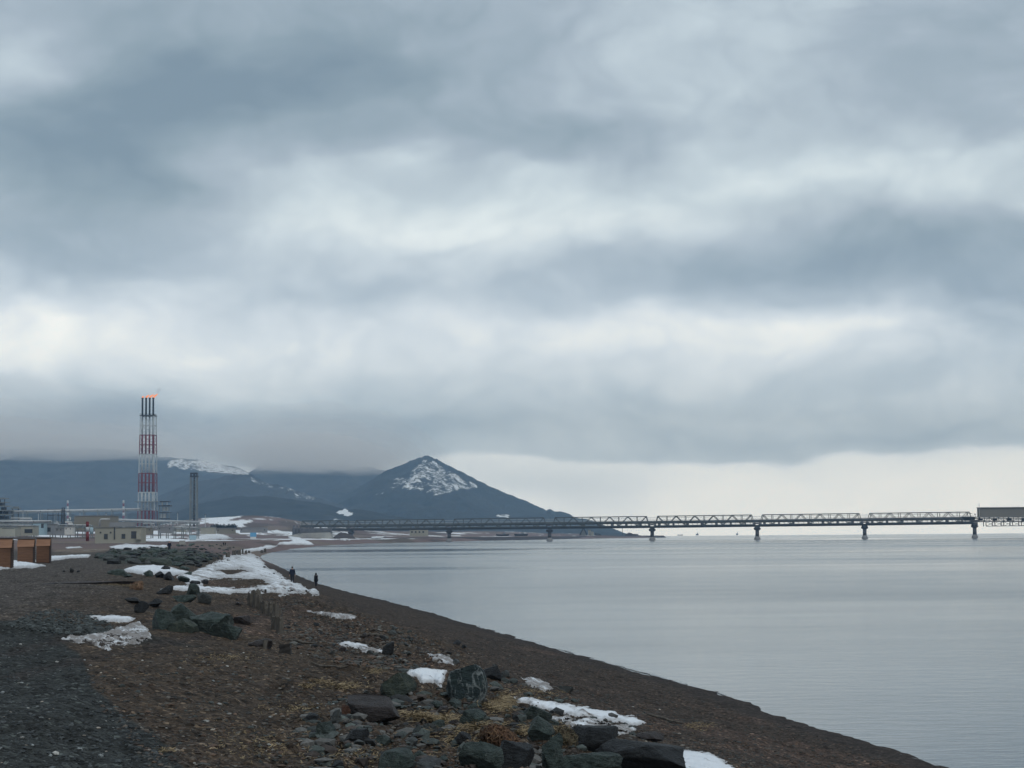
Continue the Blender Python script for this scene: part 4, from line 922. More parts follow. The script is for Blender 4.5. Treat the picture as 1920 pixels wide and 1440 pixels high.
# ------------------------------------------------------------------ wooden huts
def hut(px0, px1, base, top, label):
    pm = H1((px0 + px1) / 2, base); s_ = math.hypot(pm.x, pm.y) / F; W = (px1 - px0) * s_; h = (base - top) * s_; d = W * .42
    root = thing('wooden_hut', (pm.x, pm.y, pm.z), label, 'hut', 'wooden beach huts at the left')
    def b(c, dd): return (Vector(c) + root.location, dd)
    zt = h * .70
    mb = MB()
    mb.prism([(0, 0, -.1), (0, d, -.1), (0, d, h * .98), (0, .25, h * .98), (0, 0, zt)], root.location + Vector((-W / 2, 0, 0)), root.location + Vector((W / 2, 0, 0)))
    mb.build('body', M['board'], root)
    # upper sloping front of lighter boards, hanging over the lower front
    ub = MB(); n_ = 5
    for k in range(n_):
        t0_ = k / n_; t1_ = (k + .92) / n_
        a = Vector((-W / 2 - .03, -.10 + .30 * t0_, zt - .02 + (h - zt + .02) * t0_)) + root.location; b2 = Vector((-W / 2 - .03, -.10 + .30 * t1_, zt - .02 + (h - zt + .02) * t1_)) + root.location
        dx = Vector((W + .06, 0, 0)); th = Vector((0, .05, .02)); ub.add([a, a + dx, b2 + dx, b2, a + th, a + dx + th, b2 + dx + th, b2 + th], [(0, 1, 2, 3), (7, 6, 5, 4), (0, 4, 5, 1), (1, 5, 6, 2), (2, 6, 7, 3), (3, 7, 4, 0)])
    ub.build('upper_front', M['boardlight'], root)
    sl = MB()
    n_ = 9
    for k in range(n_):
        z0 = .03 + (zt - .08) * k / n_; sl.box(root.location + Vector((0, -.025, z0 + (zt - .08) / n_ * .45)), (W - .04, .04, (zt - .08) / n_ * .86))
    sl.build('front_slats', M['board'], root)
    sd = MB(); 
    for k in range(12):
        z0 = .03 + (h * .95) * k / 12; sl_w = d - .06 - (.2 if z0 > zt else 0); sd.box(root.location + Vector((W / 2 + .02, d / 2 + (.1 if z0 > zt else 0), z0 + .06)), (.04, sl_w, h / 12 * .8))
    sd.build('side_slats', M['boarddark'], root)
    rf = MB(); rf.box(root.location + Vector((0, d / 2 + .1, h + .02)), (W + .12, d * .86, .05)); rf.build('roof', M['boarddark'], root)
    lg = MB()
    cp = MB(); cp.box(root.location + Vector((W / 2 + .0, -.03, zt / 2)), (.06, .07, zt)); cp.build('corner_post', M['boarddark'], root)
    return root
hut(-16, 20, 1066, 1012.5, 'nearest and largest wooden hut, cut by the left edge of the photo')
hut(33, 62, 1056.5, 1013, 'middle one of the three wooden huts')
hut(68.5, 92.5, 1055, 1011.5, 'right one of the three wooden huts')
p = H1(65, 1054); s_ = p.y / F; r0 = thing('white_pipe_post', p, 'thin white post with a round foot between the middle and right hut', 'post')
MB().tube([p + Vector((0, 0, 0)), p + Vector((0, 0, 36 * s_))], .055, 10).build('pole', M['whitepanel'], r0, True)
MB().tube([p + Vector((0, 0, -.05)), p + Vector((0, 0, .1)), p + Vector((0, 0, .24))], [.11, .12, .06], 12).build('foot', M['whitepanel'], r0, True)

# ------------------------------------------------------------------ people
def skin_mesh(name, joints, edges, m, parent, sub=2, root=0):
    me = bpy.data.meshes.new(name); me.from_pydata([j[0] for j in joints], edges, []); me.update()
    o = bpy.data.objects.new(name, me); C.objects.link(o)
    md = o.modifiers.new('s', 'SKIN'); md.use_smooth_shade = True; sk = me.skin_vertices[0].data
    for i, j in enumerate(joints): r_ = j[1]; sk[i].radius = (r_ if isinstance(r_, tuple) else (r_, r_)); sk[i].use_root = (i == root)
    o.modifiers.new('u', 'SUBSURF').levels = sub; o.modifiers['u'].render_levels = sub
    dg = bpy.context.evaluated_depsgraph_get(); nm = bpy.data.meshes.new_from_object(o.evaluated_get(dg)); nm.name = name
    o.modifiers.clear(); o.data = nm; bpy.data.meshes.remove(me); nm.materials.clear(); nm.materials.append(m); nm.polygons.foreach_set('use_smooth', [True] * len(nm.polygons)); o.parent = parent
    return o
def person(px, base, hpx, label, coat='cloth_navy', long=False, facing=0.0, stride=0.12, armsout=.10, hood=False, group=None, legs_bare=False):
    p = H1(px, base); s_ = math.hypot(p.x, p.y) / F; Hh = hpx * s_; k = Hh / 1.75
    root = thing('person', p, label, 'person', group); root.rotation_euler = (0, 0, facing)
    def J(x, y, z, r_): return ((x * k, y * k, z * k), tuple(q * k for q in r_) if isinstance(r_, tuple) else r_ * k)
    st = stride; ao = armsout
    js = [J(0, 0, .95, (.15, .10)), J(0, 0, 1.12, (.14, .10)), J(0, 0, 1.32, (.17, .11)), J(0, 0, 1.43, (.11, .08)), J(0, -.01, 1.50, .055), J(0, -.02, 1.58, (.075, .09)), J(0, -.02, 1.67, (.078, .095)), J(0, -.01, 1.73, (.04, .05)),
          J(.09, 0, .90, .09), J(.10, -st * .5, .50, .062), J(.10, -st, .09, .042), J(.10, -st - .13, .035, .035),
          J(-.09, 0, .90, .09), J(-.10, st * .5, .50, .062), J(-.10, st, .09, .042), J(-.10, st - .13, .035, .035),
          J(.19, 0, 1.39, .058), J(.19 + ao * .5, .03, 1.12, .045), J(.19 + ao, -.02, .88, .03), J(.19 + ao, -.03, .81, (.038, .02)),
          J(-.19, 0, 1.39, .058), J(-.19 - ao * .5, .03, 1.12, .045), J(-.19 - ao, -.02, .88, .03), J(-.19 - ao, -.03, .81, (.038, .02)),
          J(0, -.125, 1.605, .014)]
    ed = [(0, 1), (1, 2), (2, 3), (3, 4), (4, 5), (5, 6), (6, 7), (0, 8), (8, 9), (9, 10), (10, 11), (0, 12), (12, 13), (13, 14), (14, 15), (3, 16), (16, 17), (17, 18), (18, 19), (3, 20), (20, 21), (21, 22), (22, 23), (5, 24)]
    for s in (1, -1):                                     # fingers and thumb on each hand
        b_ = 19 if s == 1 else 23; hx = s * (.19 + ao)
        for q, (oy, ln) in enumerate(((-.03, .065), (-.01, .075), (.01, .07), (.028, .055))):
            i = len(js); js += [J(hx, -.03 + oy, .765, .009), J(hx - s * .01, -.035 + oy, .765 - ln, .007)]; ed += [(b_, i), (i, i + 1)]
        i = len(js); js += [J(hx - s * .01, -.075, .80, .010), J(hx - s * .015, -.09, .765, .008)]; ed += [(b_, i), (i, i + 1)]
    skin_mesh('body', js, ed, M['skin'], root, 1)
    # jacket or coat: a skin of its own, slightly larger
    hem = .58 if long else .84
    cj = [J(0, 0, 1.10, (.23, .17) if long else (.20, .15)), J(0, 0, 1.33, (.235, .16)), J(0, 0, 1.45, (.12, .105)), J(0, 0, .95, (.26, .19) if long else (.21, .16)), J(0, 0, hem, (.29 if long else .21, .20)),
          J(.20, 0, 1.40, .085), J(.20 + ao * .5, .03, 1.12, .072), J(.19 + ao, -.02, .90, .055), J(-.20, 0, 1.40, .085), J(-.20 - ao * .5, .03, 1.12, .072), J(-.19 - ao, -.02, .90, .055)]
    skin_mesh('coat' if long else 'jacket', cj, [(0, 1), (1, 2), (0, 3), (3, 4), (1, 5), (5, 6), (6, 7), (1, 8), (8, 9), (9, 10)], M[coat], root, 2)
    tj = [J(0, 0, .93, (.17, .12)), J(.095, 0, .84, .105), J(.10, -st * .5, .50, .082), J(.10, -st, .12, .062), J(-.095, 0, .84, .105), J(-.10, st * .5, .50, .082), J(-.10, st, .12, .062)]
    skin_mesh('trousers', tj, [(0, 1), (1, 2), (2, 3), (0, 4), (4, 5), (5, 6)], M['trouser'], root, 2)
    for s, sy in ((1, -st), (-1, st)):
        skin_mesh('boot', [J(s * .10, sy, .14, .055), J(s * .10, sy, .05, .052), J(s * .10, sy - .15, .04, (.05, .04))], [(0, 1), (1, 2)], M['cloth_black'], root, 1)
    if hood: skin_mesh('hood', [J(0, .02, 1.44, (.10, .09)), J(0, .015, 1.58, (.115, .12)), J(0, .01, 1.69, (.105, .11)), J(0, .01, 1.77, (.05, .05))], [(0, 1), (1, 2), (2, 3)], M[coat], root, 2)
    else: skin_mesh('hair', [J(0, .04, 1.53, (.085, .075)), J(0, .03, 1.66, (.10, .11)), J(0, .01, 1.76, (.06, .07))], [(0, 1), (1, 2)], M['hair'], root, 2)
    return root
person(548, 1094, 31.5, 'taller walker in dark jacket and trousers standing beside the snow edge, arms hanging', 'cloth_navy', False, math.pi, .05, .10, False)
person(592.5, 1102, 27.5, 'walker in a hooded knee-length black coat at the water edge', 'cloth_black', True, math.pi * .8, .10, .02, True)
person(317.5, 1035.5, 20.5, 'lone person in dark clothes standing on the rock bank in front of the plain', 'cloth_navy', False, .4, .06, .12, False)
person(419, 1023.5, 7.5, 'left one of two tiny distant people beyond the snow field', 'cloth_black', False, 0, .1, .1, True, 'pair of distant people')
person(422.5, 1023.5, 7.2, 'right one of two tiny distant people beyond the snow field', 'cloth_black', False, 0, .1, .1, True, 'pair of distant people')
#@@PART3
# ------------------------------------------------------------------ industrial plant
def prect(x0, x1, y0, y1, Y):
    a = P(x0, y1, Y); b_ = P(x1, y0, Y); return a, b_
def pbox(mb, x0, x1, y0, y1, Y, dep=10, yoff=0.0, drop=0.0):
    """box whose front face shows as the picture rectangle at depth Y"""
    a, b_ = prect(x0, x1, y0, y1, Y); z0 = a.z - drop
    mb.box(((a.x + b_.x) / 2, Y + dep / 2 + yoff, (z0 + b_.z) / 2), (b_.x - a.x, dep, b_.z - z0)); return mb
def base_thing(name, px, py, Y, label, cat, group=None):
    p = P(px, py, Y); return thing(name, (p.x, p.y, p.z), label, cat, group)
def windows(root, rects, Y, m='window', name='window'):
    for (a, b_, c_, d_) in rects: pbox(MB(), a, b_, c_, d_, Y, .25, -.12).build(name, M[m], root)

# --- the flare stack
FY = 2000.0
def flare_w(t): return 7.0 + (1 - t) * 1.8            # half width of the frame (t: 0 base, 1 top)
fl = base_thing('flare_stack', 276.5, 1000, FY, 'tall red and white banded flare stack with four black tips and a flame', 'flare stack')
bx_, bz = fl.location.x, fl.location.z
def fz(py): return P(277, py, FY).z
bands = [(1003, 958, 'red'), (958, 923, 'white'), (923, 887.5, 'red'), (887.5, 852, 'white'), (852, 816, 'red'), (816, 780, 'white')]
zt = fz(780)
tw = lambda z: (z - bz) / (zt - bz)
for (ya, yb, c_) in bands:
    z0, z1 = fz(ya), fz(yb); mb = MB(); 
    for i in range(2):
        za = z0 + (z1 - z0) * i / 2; zb = z0 + (z1 - z0) * (i + 1) / 2; wa, wb = flare_w(tw(za)), flare_w(tw(zb))
        cs_a = [Vector((bx_ + sx * wa, FY + sy * wa, za)) for sx, sy in ((-1, -1), (1, -1), (1, 1), (-1, 1))]
        cs_b = [Vector((bx_ + sx * wb, FY + sy * wb, zb)) for sx, sy in ((-1, -1), (1, -1), (1, 1), (-1, 1))]
        for q in range(4):
            mb.bar(cs_a[q], cs_b[q], .75); mb.bar(cs_b[q], cs_b[(q + 1) % 4], .5)
            mb.bar(cs_a[q], cs_b[(q + 1) % 4], .22); mb.bar(cs_a[(q + 1) % 4], cs_b[q], .22)
    mb.build('lattice_section', M[c_], fl)
for i in range(4):
    x = bx_ - 5.6 + 3.75 * i - .1
    for (ya, yb, c_) in bands:
        MB().tube([(x, FY - 2.5, fz(ya)), (x, FY - 2.5, fz(yb))], .9, 12).build('riser', M[c_], fl, True)
    tip = MB().tube([(x, FY - 2.5, fz(780)), (x, FY - 2.5, fz(750)), (x, FY - 2.5, fz(746))], [.95, .95, 1.2], 12).build('flare_tip', M['dark_steel'], fl, True)
pl = MB(); pl.box((bx_, FY, zt + .3), (15.5, 15.5, .7))
for s in (-1, 1): pl.bar((bx_ + s * 7.4, FY - 7.4, zt + 1.8), (bx_ + s * 7.4, FY + 7.4, zt + 1.8), .25); pl.bar((bx_ - 7.4, FY + s * 7.4, zt + 1.8), (bx_ + 7.4, FY + s * 7.4, zt + 1.8), .25)
pl.build('platform', M['dark_steel'], fl)
pl = MB(); zz = fz(941); pl.box((bx_, FY, zz), (23, 21, .6)); pl.build('platform', M['steel'], fl)
fm = bpy.data.materials.new('gas_flame'); fm.use_nodes = True; nt = fm.node_tree; n = NT(nt); nt.nodes.clear()
em = n.n('ShaderNodeEmission', i_Color=(1.0, 0.36, 0.17, 1), i_Strength=1.0); oo = n.n('ShaderNodeOutputMaterial'); nt.links.new(em.outputs[0], oo.inputs[0])
for i, (dx, hh_) in enumerate(((1.0, 1.4), (3.0, 2.6), (3.8, 3.2), (4.2, 3.8))):
    x = bx_ - 5.7 + 3.75 * i; z0 = fz(745.5)
    MB().tube([(x, FY - 2.5, z0 - .4), (x + dx * .3, FY - 2.5, z0 + hh_ * .35), (x + dx * .8, FY - 2.5, z0 + hh_ * .7), (x + dx * 1.1, FY - 2.5, z0 + hh_)], [.8, 1.05, .7, .15], 10).build('flame', fm, fl, True)
def volmat(name, dens, color=(1, 1, 1), aniso=0.0, emis=0.0):
    m = bpy.data.materials.new(name); m.use_nodes = True; nt = m.node_tree; nt.nodes.clear(); n = NT(nt)
    v = n.n('ShaderNodeVolumePrincipled'); v.inputs['Density'].default_value = dens; v.inputs['Color'].default_value = (*color, 1)
    v.inputs['Absorption Color'].default_value = (1, 1, 1, 1); v.inputs['Anisotropy'].default_value = aniso
    oo = n.n('ShaderNodeOutputMaterial'); nt.links.new(v.outputs[0], oo.inputs['Volume']); return m
# smoke drifting up and right from the flare
sm = MB(); q0 = P(290, 743, FY)
pts = [q0, P(293, 739, FY), P(296, 734, FY), P(299, 730, FY), P(302, 726, FY)]
sm.tube(pts, [.3, .8, 1.9, 2.2, .6], 14)
smk = volmat('flare_smoke', .06, (.25, .22, .25)); smk.node_tree.nodes['Principled Volume'].inputs['Absorption Color'].default_value = (.1, .1, .1, 1)
tag(sm.build('smoke', smk, None, True), 'faint dark smoke trailing up and right from the flare flame', 'smoke', kind='stuff')

# --- second lattice tower
def lattice_tower(root, px, y0, y1, Y, hw0, hw1, nseg, m, leg=.5, br=.22, name='lattice_frame'):
    p0 = P(px, y0, Y); p1 = P(px, y1, Y); mb = MB()
    for i in range(nseg):
        za = p0.z + (p1.z - p0.z) * i / nseg; zb = p0.z + (p1.z - p0.z) * (i + 1) / nseg; wa = hw0 + (hw1 - hw0) * i / nseg; wb = hw0 + (hw1 - hw0) * (i + 1) / nseg
        A = [Vector((p0.x + sx * wa, Y + sy * wa, za)) for sx, sy in ((-1, -1), (1, -1), (1, 1), (-1, 1))]; B = [Vector((p0.x + sx * wb, Y + sy * wb, zb)) for sx, sy in ((-1, -1), (1, -1), (1, 1), (-1, 1))]
        for q in range(4):
            mb.bar(A[q], B[q], leg); mb.bar(B[q], B[(q + 1) % 4], br); mb.bar(A[q] if i % 2 else A[(q + 1) % 4], B[(q + 1) % 4] if i % 2 else B[q], br)
    return mb.build(name, m, root), p0, p1
t2 = base_thing('ground_flare_tower', 363, 1000, 2000, 'slender dark lattice tower with a boxed top right of the flare stack', 'tower')
_, p0, p1 = lattice_tower(t2, 363, 1000, 893, 2000, 3.6, 3.2, 11, M['steel'], .9, .4)
MB().tube([(p0.x + .4, 2000, p0.z), (p0.x + .4, 2000, p1.z + 2)], .9, 12).build('riser', M['dark_steel'], t2, True)
mb = MB(); pbox(mb, 356, 370, 891.5, 894.5, 2000 - 4, 8); pbox(mb, 356.5, 369.5, 886, 889, 2000 - 3.6, 7.2); mb.build('platform', M['dark_steel'], t2)
mb = MB()
for sx in (-1, 0, 1): pbox(mb, 362.2 + sx * 5.4, 363.8 + sx * 5.4, 888, 893, 1997.5, 5.5)
mb.build('top_frame', M['dark_steel'], t2)

# --- platform structure beside the flare
t3 = base_thing('process_structure', 308, 1000, 1985, 'open steel platform structure standing right beside the flare stack', 'steel structure')
mb = MB()
for x in (299, 305, 311, 317): pbox(mb, x - .8, x + .8, 949, 1000, 1985, .8); pbox(mb, x - .8, x + .8, 949, 1000, 1993, .8)
mb.build('columns', M['steel'], t3)
for (a, b_, c_, d_) in ((297, 319, 947, 949.5), (299, 317, 939.5, 941.5), (298, 318, 960, 961.5), (298, 318, 972, 973.5)):
    mb = MB(); pbox(mb, a, b_, c_, d_, 1984, 11); mb.build('deck', M['dark_steel'], t3)
mb = MB(); pbox(mb, 304, 314, 951, 958, 1987, 5); pbox(mb, 301, 309, 963, 971, 1987, 5); pbox(mb, 303, 305, 941, 948, 1987, 1); pbox(mb, 312, 314, 941, 948, 1987, 1); mb.build('equipment', M['galv'], t3)

# --- pipe racks
def pipe_rack(name, px0, py0, px1, py1, Y0, Y1, ycols, label, r=1.0, n_p=2, m='galv', step=26):
    a = P(px0, py0, Y0); b_ = P(px1, py1, Y1); root = thing(name, (a.x, a.y, P(px0, ycols, Y0).z), label, 'pipe rack')
    for k in range(n_p): 
        o_ = Vector((0, k * 3.0, -.2 * k)); MB().tube([a + o_, b_ + o_], r, 12).build('pipe', M[m], root, True)
    n_ = max(2, int(abs(px1 - px0) / step))
    for i in range(n_ + 1):
        t = i / n_; c_ = a.lerp(b_, t); g = float(gz(c_.x, c_.y)); mb = MB()
        for oy in (-1, n_p * 3): mb.bar((c_.x, c_.y + oy, g - 1), (c_.x, c_.y + oy, c_.z + .2), .55)
        mb.bar((c_.x, c_.y - 1, c_.z - r - .5), (c_.x, c_.y + n_p * 3, c_.z - r - .5), .7)
        if c_.z - g > 12: mb.bar((c_.x, c_.y - 1, (c_.z + g) / 2), (c_.x, c_.y + n_p * 3, (c_.z + g) / 2), .5)
        mb.build('trestle', M['steel'], root)
    mb = MB(); mb.bar(a + Vector((0, -1, -r - 1)), b_ + Vector((0, -1, -r - 1)), .5, .7); mb.build('girder', M['steel'], root)
    return root
pipe_rack('pipe_rack', -60, 960.5, 262, 954.2, 1900, 1960, 1000, 'highest long pipe bridge running left from the flare stack', .9, 2)
pipe_rack('pipe_rack', 208, 974.0, 372, 978.5, 1500, 1800, 1000, 'lower pipe bridge passing in front of the flare stack foot', .85, 2)
pipe_rack('pipe_rack', -60, 978, 95, 977, 1300, 1300, 1000, 'grey pipe bridge in front of the plant at the far left', .6, 2)
bend = MB(); c0 = [P(187, 987, 1000), P(187, 976.5, 1000), P(188.5, 974.3, 1000), P(190.5, 973.6, 1000), P(206, 973.8, 1000)]
bend.tube(c0, .42, 12); tag(origin(bend.build('bent_pipe', M['galv'], None, True), c0[0]), 'thick pale pipe bending over behind the beige service building', 'pipe')

# --- process tower at the left edge
t4 = base_thing('process_tower', -2, 992, 1900, 'dark stacked process tower cut by the left edge of the photo', 'steel structure')
mb = MB()
for x in (-22, -12, -2, 8): pbox(mb, x - 1, x + 1, 936, 1000, 1900, 1); pbox(mb, x - 1, x + 1, 940, 1000, 1914, 1)
mb.build('columns', M['dark_steel'], t4)
for (a, b_, c_, d_) in ((-24, 8, 933, 935.5), (-24, 10, 941, 942.5), (-24, 15, 948, 950), (-24, 18, 956, 958), (-24, 16, 964, 966), (-24, 20, 974, 976)):
    mb = MB(); pbox(mb, a, b_, c_, d_, 1898, 18); mb.build('deck', M['steel'], t4)
mb = MB()
for (a, b_, c_, d_) in ((-14, -2, 936, 941), (-10, 4, 943, 948), (-20, -8, 950, 956), (2, 9, 951, 956), (-12, 0, 958, 964), (5, 12, 959, 964), (-18, 4, 967, 974), (8, 14, 968, 974), (-20, 15, 977, 992)): pbox(mb, a, b_, c_, d_, 1903, 7)
mb.build('equipment', M['dark_steel'], t4)
t5 = base_thing('process_module', 29, 1000, 1930, 'small stacked steel module just right of the left process tower', 'steel structure')
mb = MB(); pbox(mb, 22, 24, 953, 1000, 1930, 1); pbox(mb, 33, 35, 953, 1000, 1930, 1); mb.build('columns', M['dark_steel'], t5)
mb = MB(); pbox(mb, 20, 36, 952, 954, 1929, 8); pbox(mb, 24, 33, 949.5, 952, 1930, 6); pbox(mb, 22, 35, 956, 958, 1931, 6); mb.build('deck', M['steel'], t5)
t6 = base_thing('process_structure', 92, 1000, 1940, 'flat-roofed dark steel frame behind the left plant buildings', 'steel structure')
mb = MB()
for x in (89, 99, 109, 119): pbox(mb, x - .6, x + .6, 956, 1000, 1940, 1)
mb.build('columns', M['dark_steel'], t6)
mb = MB(); pbox(mb, 88, 122, 954.5, 956.5, 1940, 8); pbox(mb, 90, 120, 965, 966.5, 1940, 8); mb.build('deck', M['dark_steel'], t6)

# --- masts and striped chimneys
t7 = base_thing('lattice_mast', 118, 1001, 1500, 'thin dark lattice mast standing in front of the left plant', 'mast')
lattice_tower(t7, 118, 1003, 952, 1500, 1.5, .8, 9, M['dark_steel'], .35, .2)
mb = MB(); pbox(mb, 113, 122, 957, 958.5, 1499, 4); mb.build('crossarm', M['dark_steel'], t7)
def chimney(px, ytop, ybase, wpx, Y, stripes, label):
    root = base_thing('striped_chimney', px, ybase, Y, label, 'chimney', 'red and white chimneys far behind the plant')
    ys = np.linspace(ytop, ybase, stripes + 1)
    for i in range(stripes):
        a = P(px, ys[i + 1], Y); b_ = P(px, ys[i], Y); r0 = wpx / 2 * Y / F
        MB().tube([a, b_], [r0 * (1 + .06 * (i + 1)), r0 * (1 + .06 * i)], 12).build('stripe', M['red' if i % 2 else 'white'], root, True)
    return root
chimney(127, 938, 990, 3.4, 4300, 9, 'left one of the two distant striped chimneys, behind the lattice mast')
chimney(231.5, 938, 990, 3.4, 4300, 9, 'right one of the two distant striped chimneys, left of the flare stack')
# striped marker post on the plain
mk = base_thing('marker_post', 164, 1013, 640, 'thick red and white marker post left of the beige service building', 'marker post')
for i, (a, b_, c_) in enumerate(((979, 988, 'red'), (988, 997, 'white'), (997, 1013, 'red'))):
    q1 = P(164, b_ + (1.5 if i == 2 else 0), 640); q2 = P(164, a, 640); MB().tube([q1, q2], .52, 14).build('band', M[c_], mk, True)
q1 = P(164, 979.2, 640); MB().tube([q1, q1 + Vector((0, 0, .25))], [.6, .35], 14).build('cap', M['red'], mk, True)

# --- buildings
def building(name, x0, x1, y0, y1, Y, dep, wall, label, roof='roofgrey', rp=.8, wins=(), doors=(), extra=None):
    root = base_thing(name, (x0 + x1) / 2, y1, Y, label, 'building')
    mb = MB(); pbox(mb, x0, x1, y0, y1, Y, dep, 0, 1.5); mb.build('wall', M[wall], root)
    mb = MB(); pbox(mb, x0 - rp, x1 + rp, y0 - 1.3, y0 - .05, Y - .4, dep + .8); mb.build('roof', M[roof], root)
    windows(root, wins, Y); windows(root, doors, Y, 'window', 'door'); return root
b1 = building('service_building', 178, 265, 989, 1012, 700, 9, 'beige', 'low beige service building with dark doors on the plain below the flare', wins=[(187, 190, 997, 1000), (206, 209, 997, 1000)], doors=[(195, 202, 1001, 1011), (228, 235, 1001, 1010), (246, 256, 996, 1009.5)])
mb = MB(); pbox(mb, 213.5, 216, 988, 1011.5, 700, .3, -.2); mb.build('downpipe', M['window'], b1)
mb = MB(); pbox(mb, 205, 252, 979, 987.5, 702, 4); mb.build('roof_plant', M['roofgrey'], b1)
mb = MB(); pbox(mb, 257, 265, 999.5, 1011.5, 700, 1.5, -1.4); mb.build('porch', M['beige'], b1)
building('workshop_building', 139, 206, 967.5, 990, 1350, 30, 'tan', 'tan workshop hall with a grey roof behind the striped marker post', doors=[(141, 160, 991 - 5, 990)])
building('office_building', -30, 28, 989, 1001, 1100, 14, 'beige', 'left part of the low beige plant building behind the huts', wins=[(4, 27, 990.5, 991.5)])
building('store_building', 28.5, 62, 986.5, 1000, 1150, 14, 'beige', 'right part of the low beige plant building behind the huts', doors=[(46, 61, 992, 999.5)])
bb = building('pump_house', 62, 82, 981, 999, 1250, 12, 'paleblue', 'pale blue-grey pump house right of the low beige plant building', doors=[(77, 82, 982, 990)])
building('compressor_house', 84, 100, 983, 998, 1260, 12, 'roofgrey', 'grey compressor house right of the pump house', doors=[(87, 95, 989, 997)])
for k, (a, b_, c_, d_, lb) in enumerate([(100, 112, 975, 998, 'first jumble of pipes and vessels right of the compressor house'), (122, 138, 968, 996, 'pipe jumble between the lattice mast and the tan hall'), (20, 60, 966, 985, 'grey pipework behind the low beige plant building'),
                                        (168, 204, 977, 988, 'pipework on the near side of the tan hall'), (266, 300, 980, 993, 'pipework at the foot of the flare stack'), (318, 355, 982, 996, 'low pipework and tanks between the flare and the slender tower')]):
    root = base_thing('pipework', (a + b_) / 2, d_, 1400, lb, 'pipework'); rr = random.Random(k + 900); fr = MB(); vs = MB(); pp = MB()
    for i in range(7): x = a + (b_ - a) * i / 6; pbox(fr, x - .35, x + .35, c_ + rr.uniform(0, 3), d_ + 2, 1400 + rr.uniform(0, 6), .5)
    for i in range(4): y = c_ + (d_ - c_) * (i + .5) / 4; pbox(fr, a, b_, y - .3, y + .3, 1400 + rr.uniform(0, 4), .5)
    for i in range(6): x = rr.uniform(a, b_ - 2); y = rr.uniform(c_ + 2, d_ - 3); pbox(vs, x, x + rr.uniform(2, 6), y, y + rr.uniform(1.5, 5), 1402 + rr.uniform(0, 5), 3)
    for i in range(5):
        y = rr.uniform(c_ + 1, d_ - 1); x = rr.uniform(a, (a + b_) / 2); x2 = rr.uniform((a + b_) / 2, b_); Y_ = 1399 + rr.uniform(-2, 3); pp.tube([P(x, y, Y_), P(x2, y, Y_), P(x2, y + 4, Y_)], .38, 8)
    fr.build('frame', M['steel'], root); vs.build('vessels', M['roofgrey'], root); pp.build('pipes', M['whitepanel' if k in (1, 3) else 'galv'], root)
tk = base_thing('storage_tank', 172, 998, 1000, 'small pale blue tank left of the beige service building', 'tank')
MB().tube([P(171.5, 1001, 1000), P(171.5, 990, 1000), P(171.5, 988.6, 1000)], [.95, .95, .4], 18).build('shell', M['paleblue'], tk, True)
MB().tube([P(166, 1000, 1001), P(166, 990, 1001), P(169, 988, 1001)], .2, 8).build('pipe', M['galv'], tk, True)
b_ = building('gate_house', 376, 402, 989, 997.5, 1400, 8, 'beige', 'small pale building below the snowy slope right of the slender tower')
for k, (a, b_, c_, d_, Y_, wl, lb) in enumerate([(104, 118, 990, 999, 1200, 'roofgrey', 'small grey cabin at the foot of the lattice mast'), (121, 136, 988, 998, 1180, 'whitepanel', 'small white container left of the striped marker post'), (268, 284, 990, 998, 1300, 'tan', 'small tan cabin in front of the flare stack foot'),
        (296, 322, 988, 996, 1320, 'roofgrey', 'long grey container in front of the steel platform structure'), (330, 350, 986, 994, 1500, 'beige', 'small beige cabin left of the slender tower foot'), (406, 440, 991, 997, 1500, 'tan', 'low tan wall-like shed below the dark shrubs'), (450, 500, 990, 996, 1750, 'roofgrey', 'long low grey shed behind the bright blue booth')]):
    building('cabin', a, b_, c_, d_, Y_, 6, wl, lb, wins=[(a + 2, a + 4, c_ + 2.5, c_ + 4.5), (b_ - 5, b_ - 3, c_ + 2.5, c_ + 4.5)])
for k, (px, y0, y1, Y_, lb) in enumerate([(43, 958, 998, 1500, 'lamp mast above the left part of the low plant building'), (72, 962, 996, 1500, 'lamp mast behind the pale blue-grey pump house'), (150, 960, 992, 1500, 'lamp mast behind the tan workshop hall, its left one'), (199, 962, 990, 1500, 'lamp mast behind the tan workshop hall, its right one'), (333, 962, 992, 1600, 'lamp mast left of the slender tower'), (385, 965, 992, 1600, 'lamp mast right of the slender tower')]):
    root = base_thing('lamp_mast', px, y1 + 4, Y_, lb, 'lamp mast'); MB().tube([P(px, y1 + 5, Y_), P(px, y0, Y_)], [.28, .16], 8).build('pole', M['galv'], root, True)
    mb = MB(); pbox(mb, px - 1.8, px + 1.8, y0 - .5, y0 + .6, Y_, .6); mb.build('lamp_head', M['dark_steel'], root)
for k, (a, b_, ya, Y_, lb) in enumerate([(-20, 60, 984.5, 1180, 'thin pipe run above the low beige plant building'), (100, 170, 984, 1300, 'thin pipe run between the compressor house and the tan hall'), (255, 370, 988, 1350, 'thin pipe run across the foot of the flare stack')]):
    pipe_rack('pipe_rack', a, ya, b_, ya + .6, Y_, Y_, 998, lb, .35, 2, 'galv', 13)
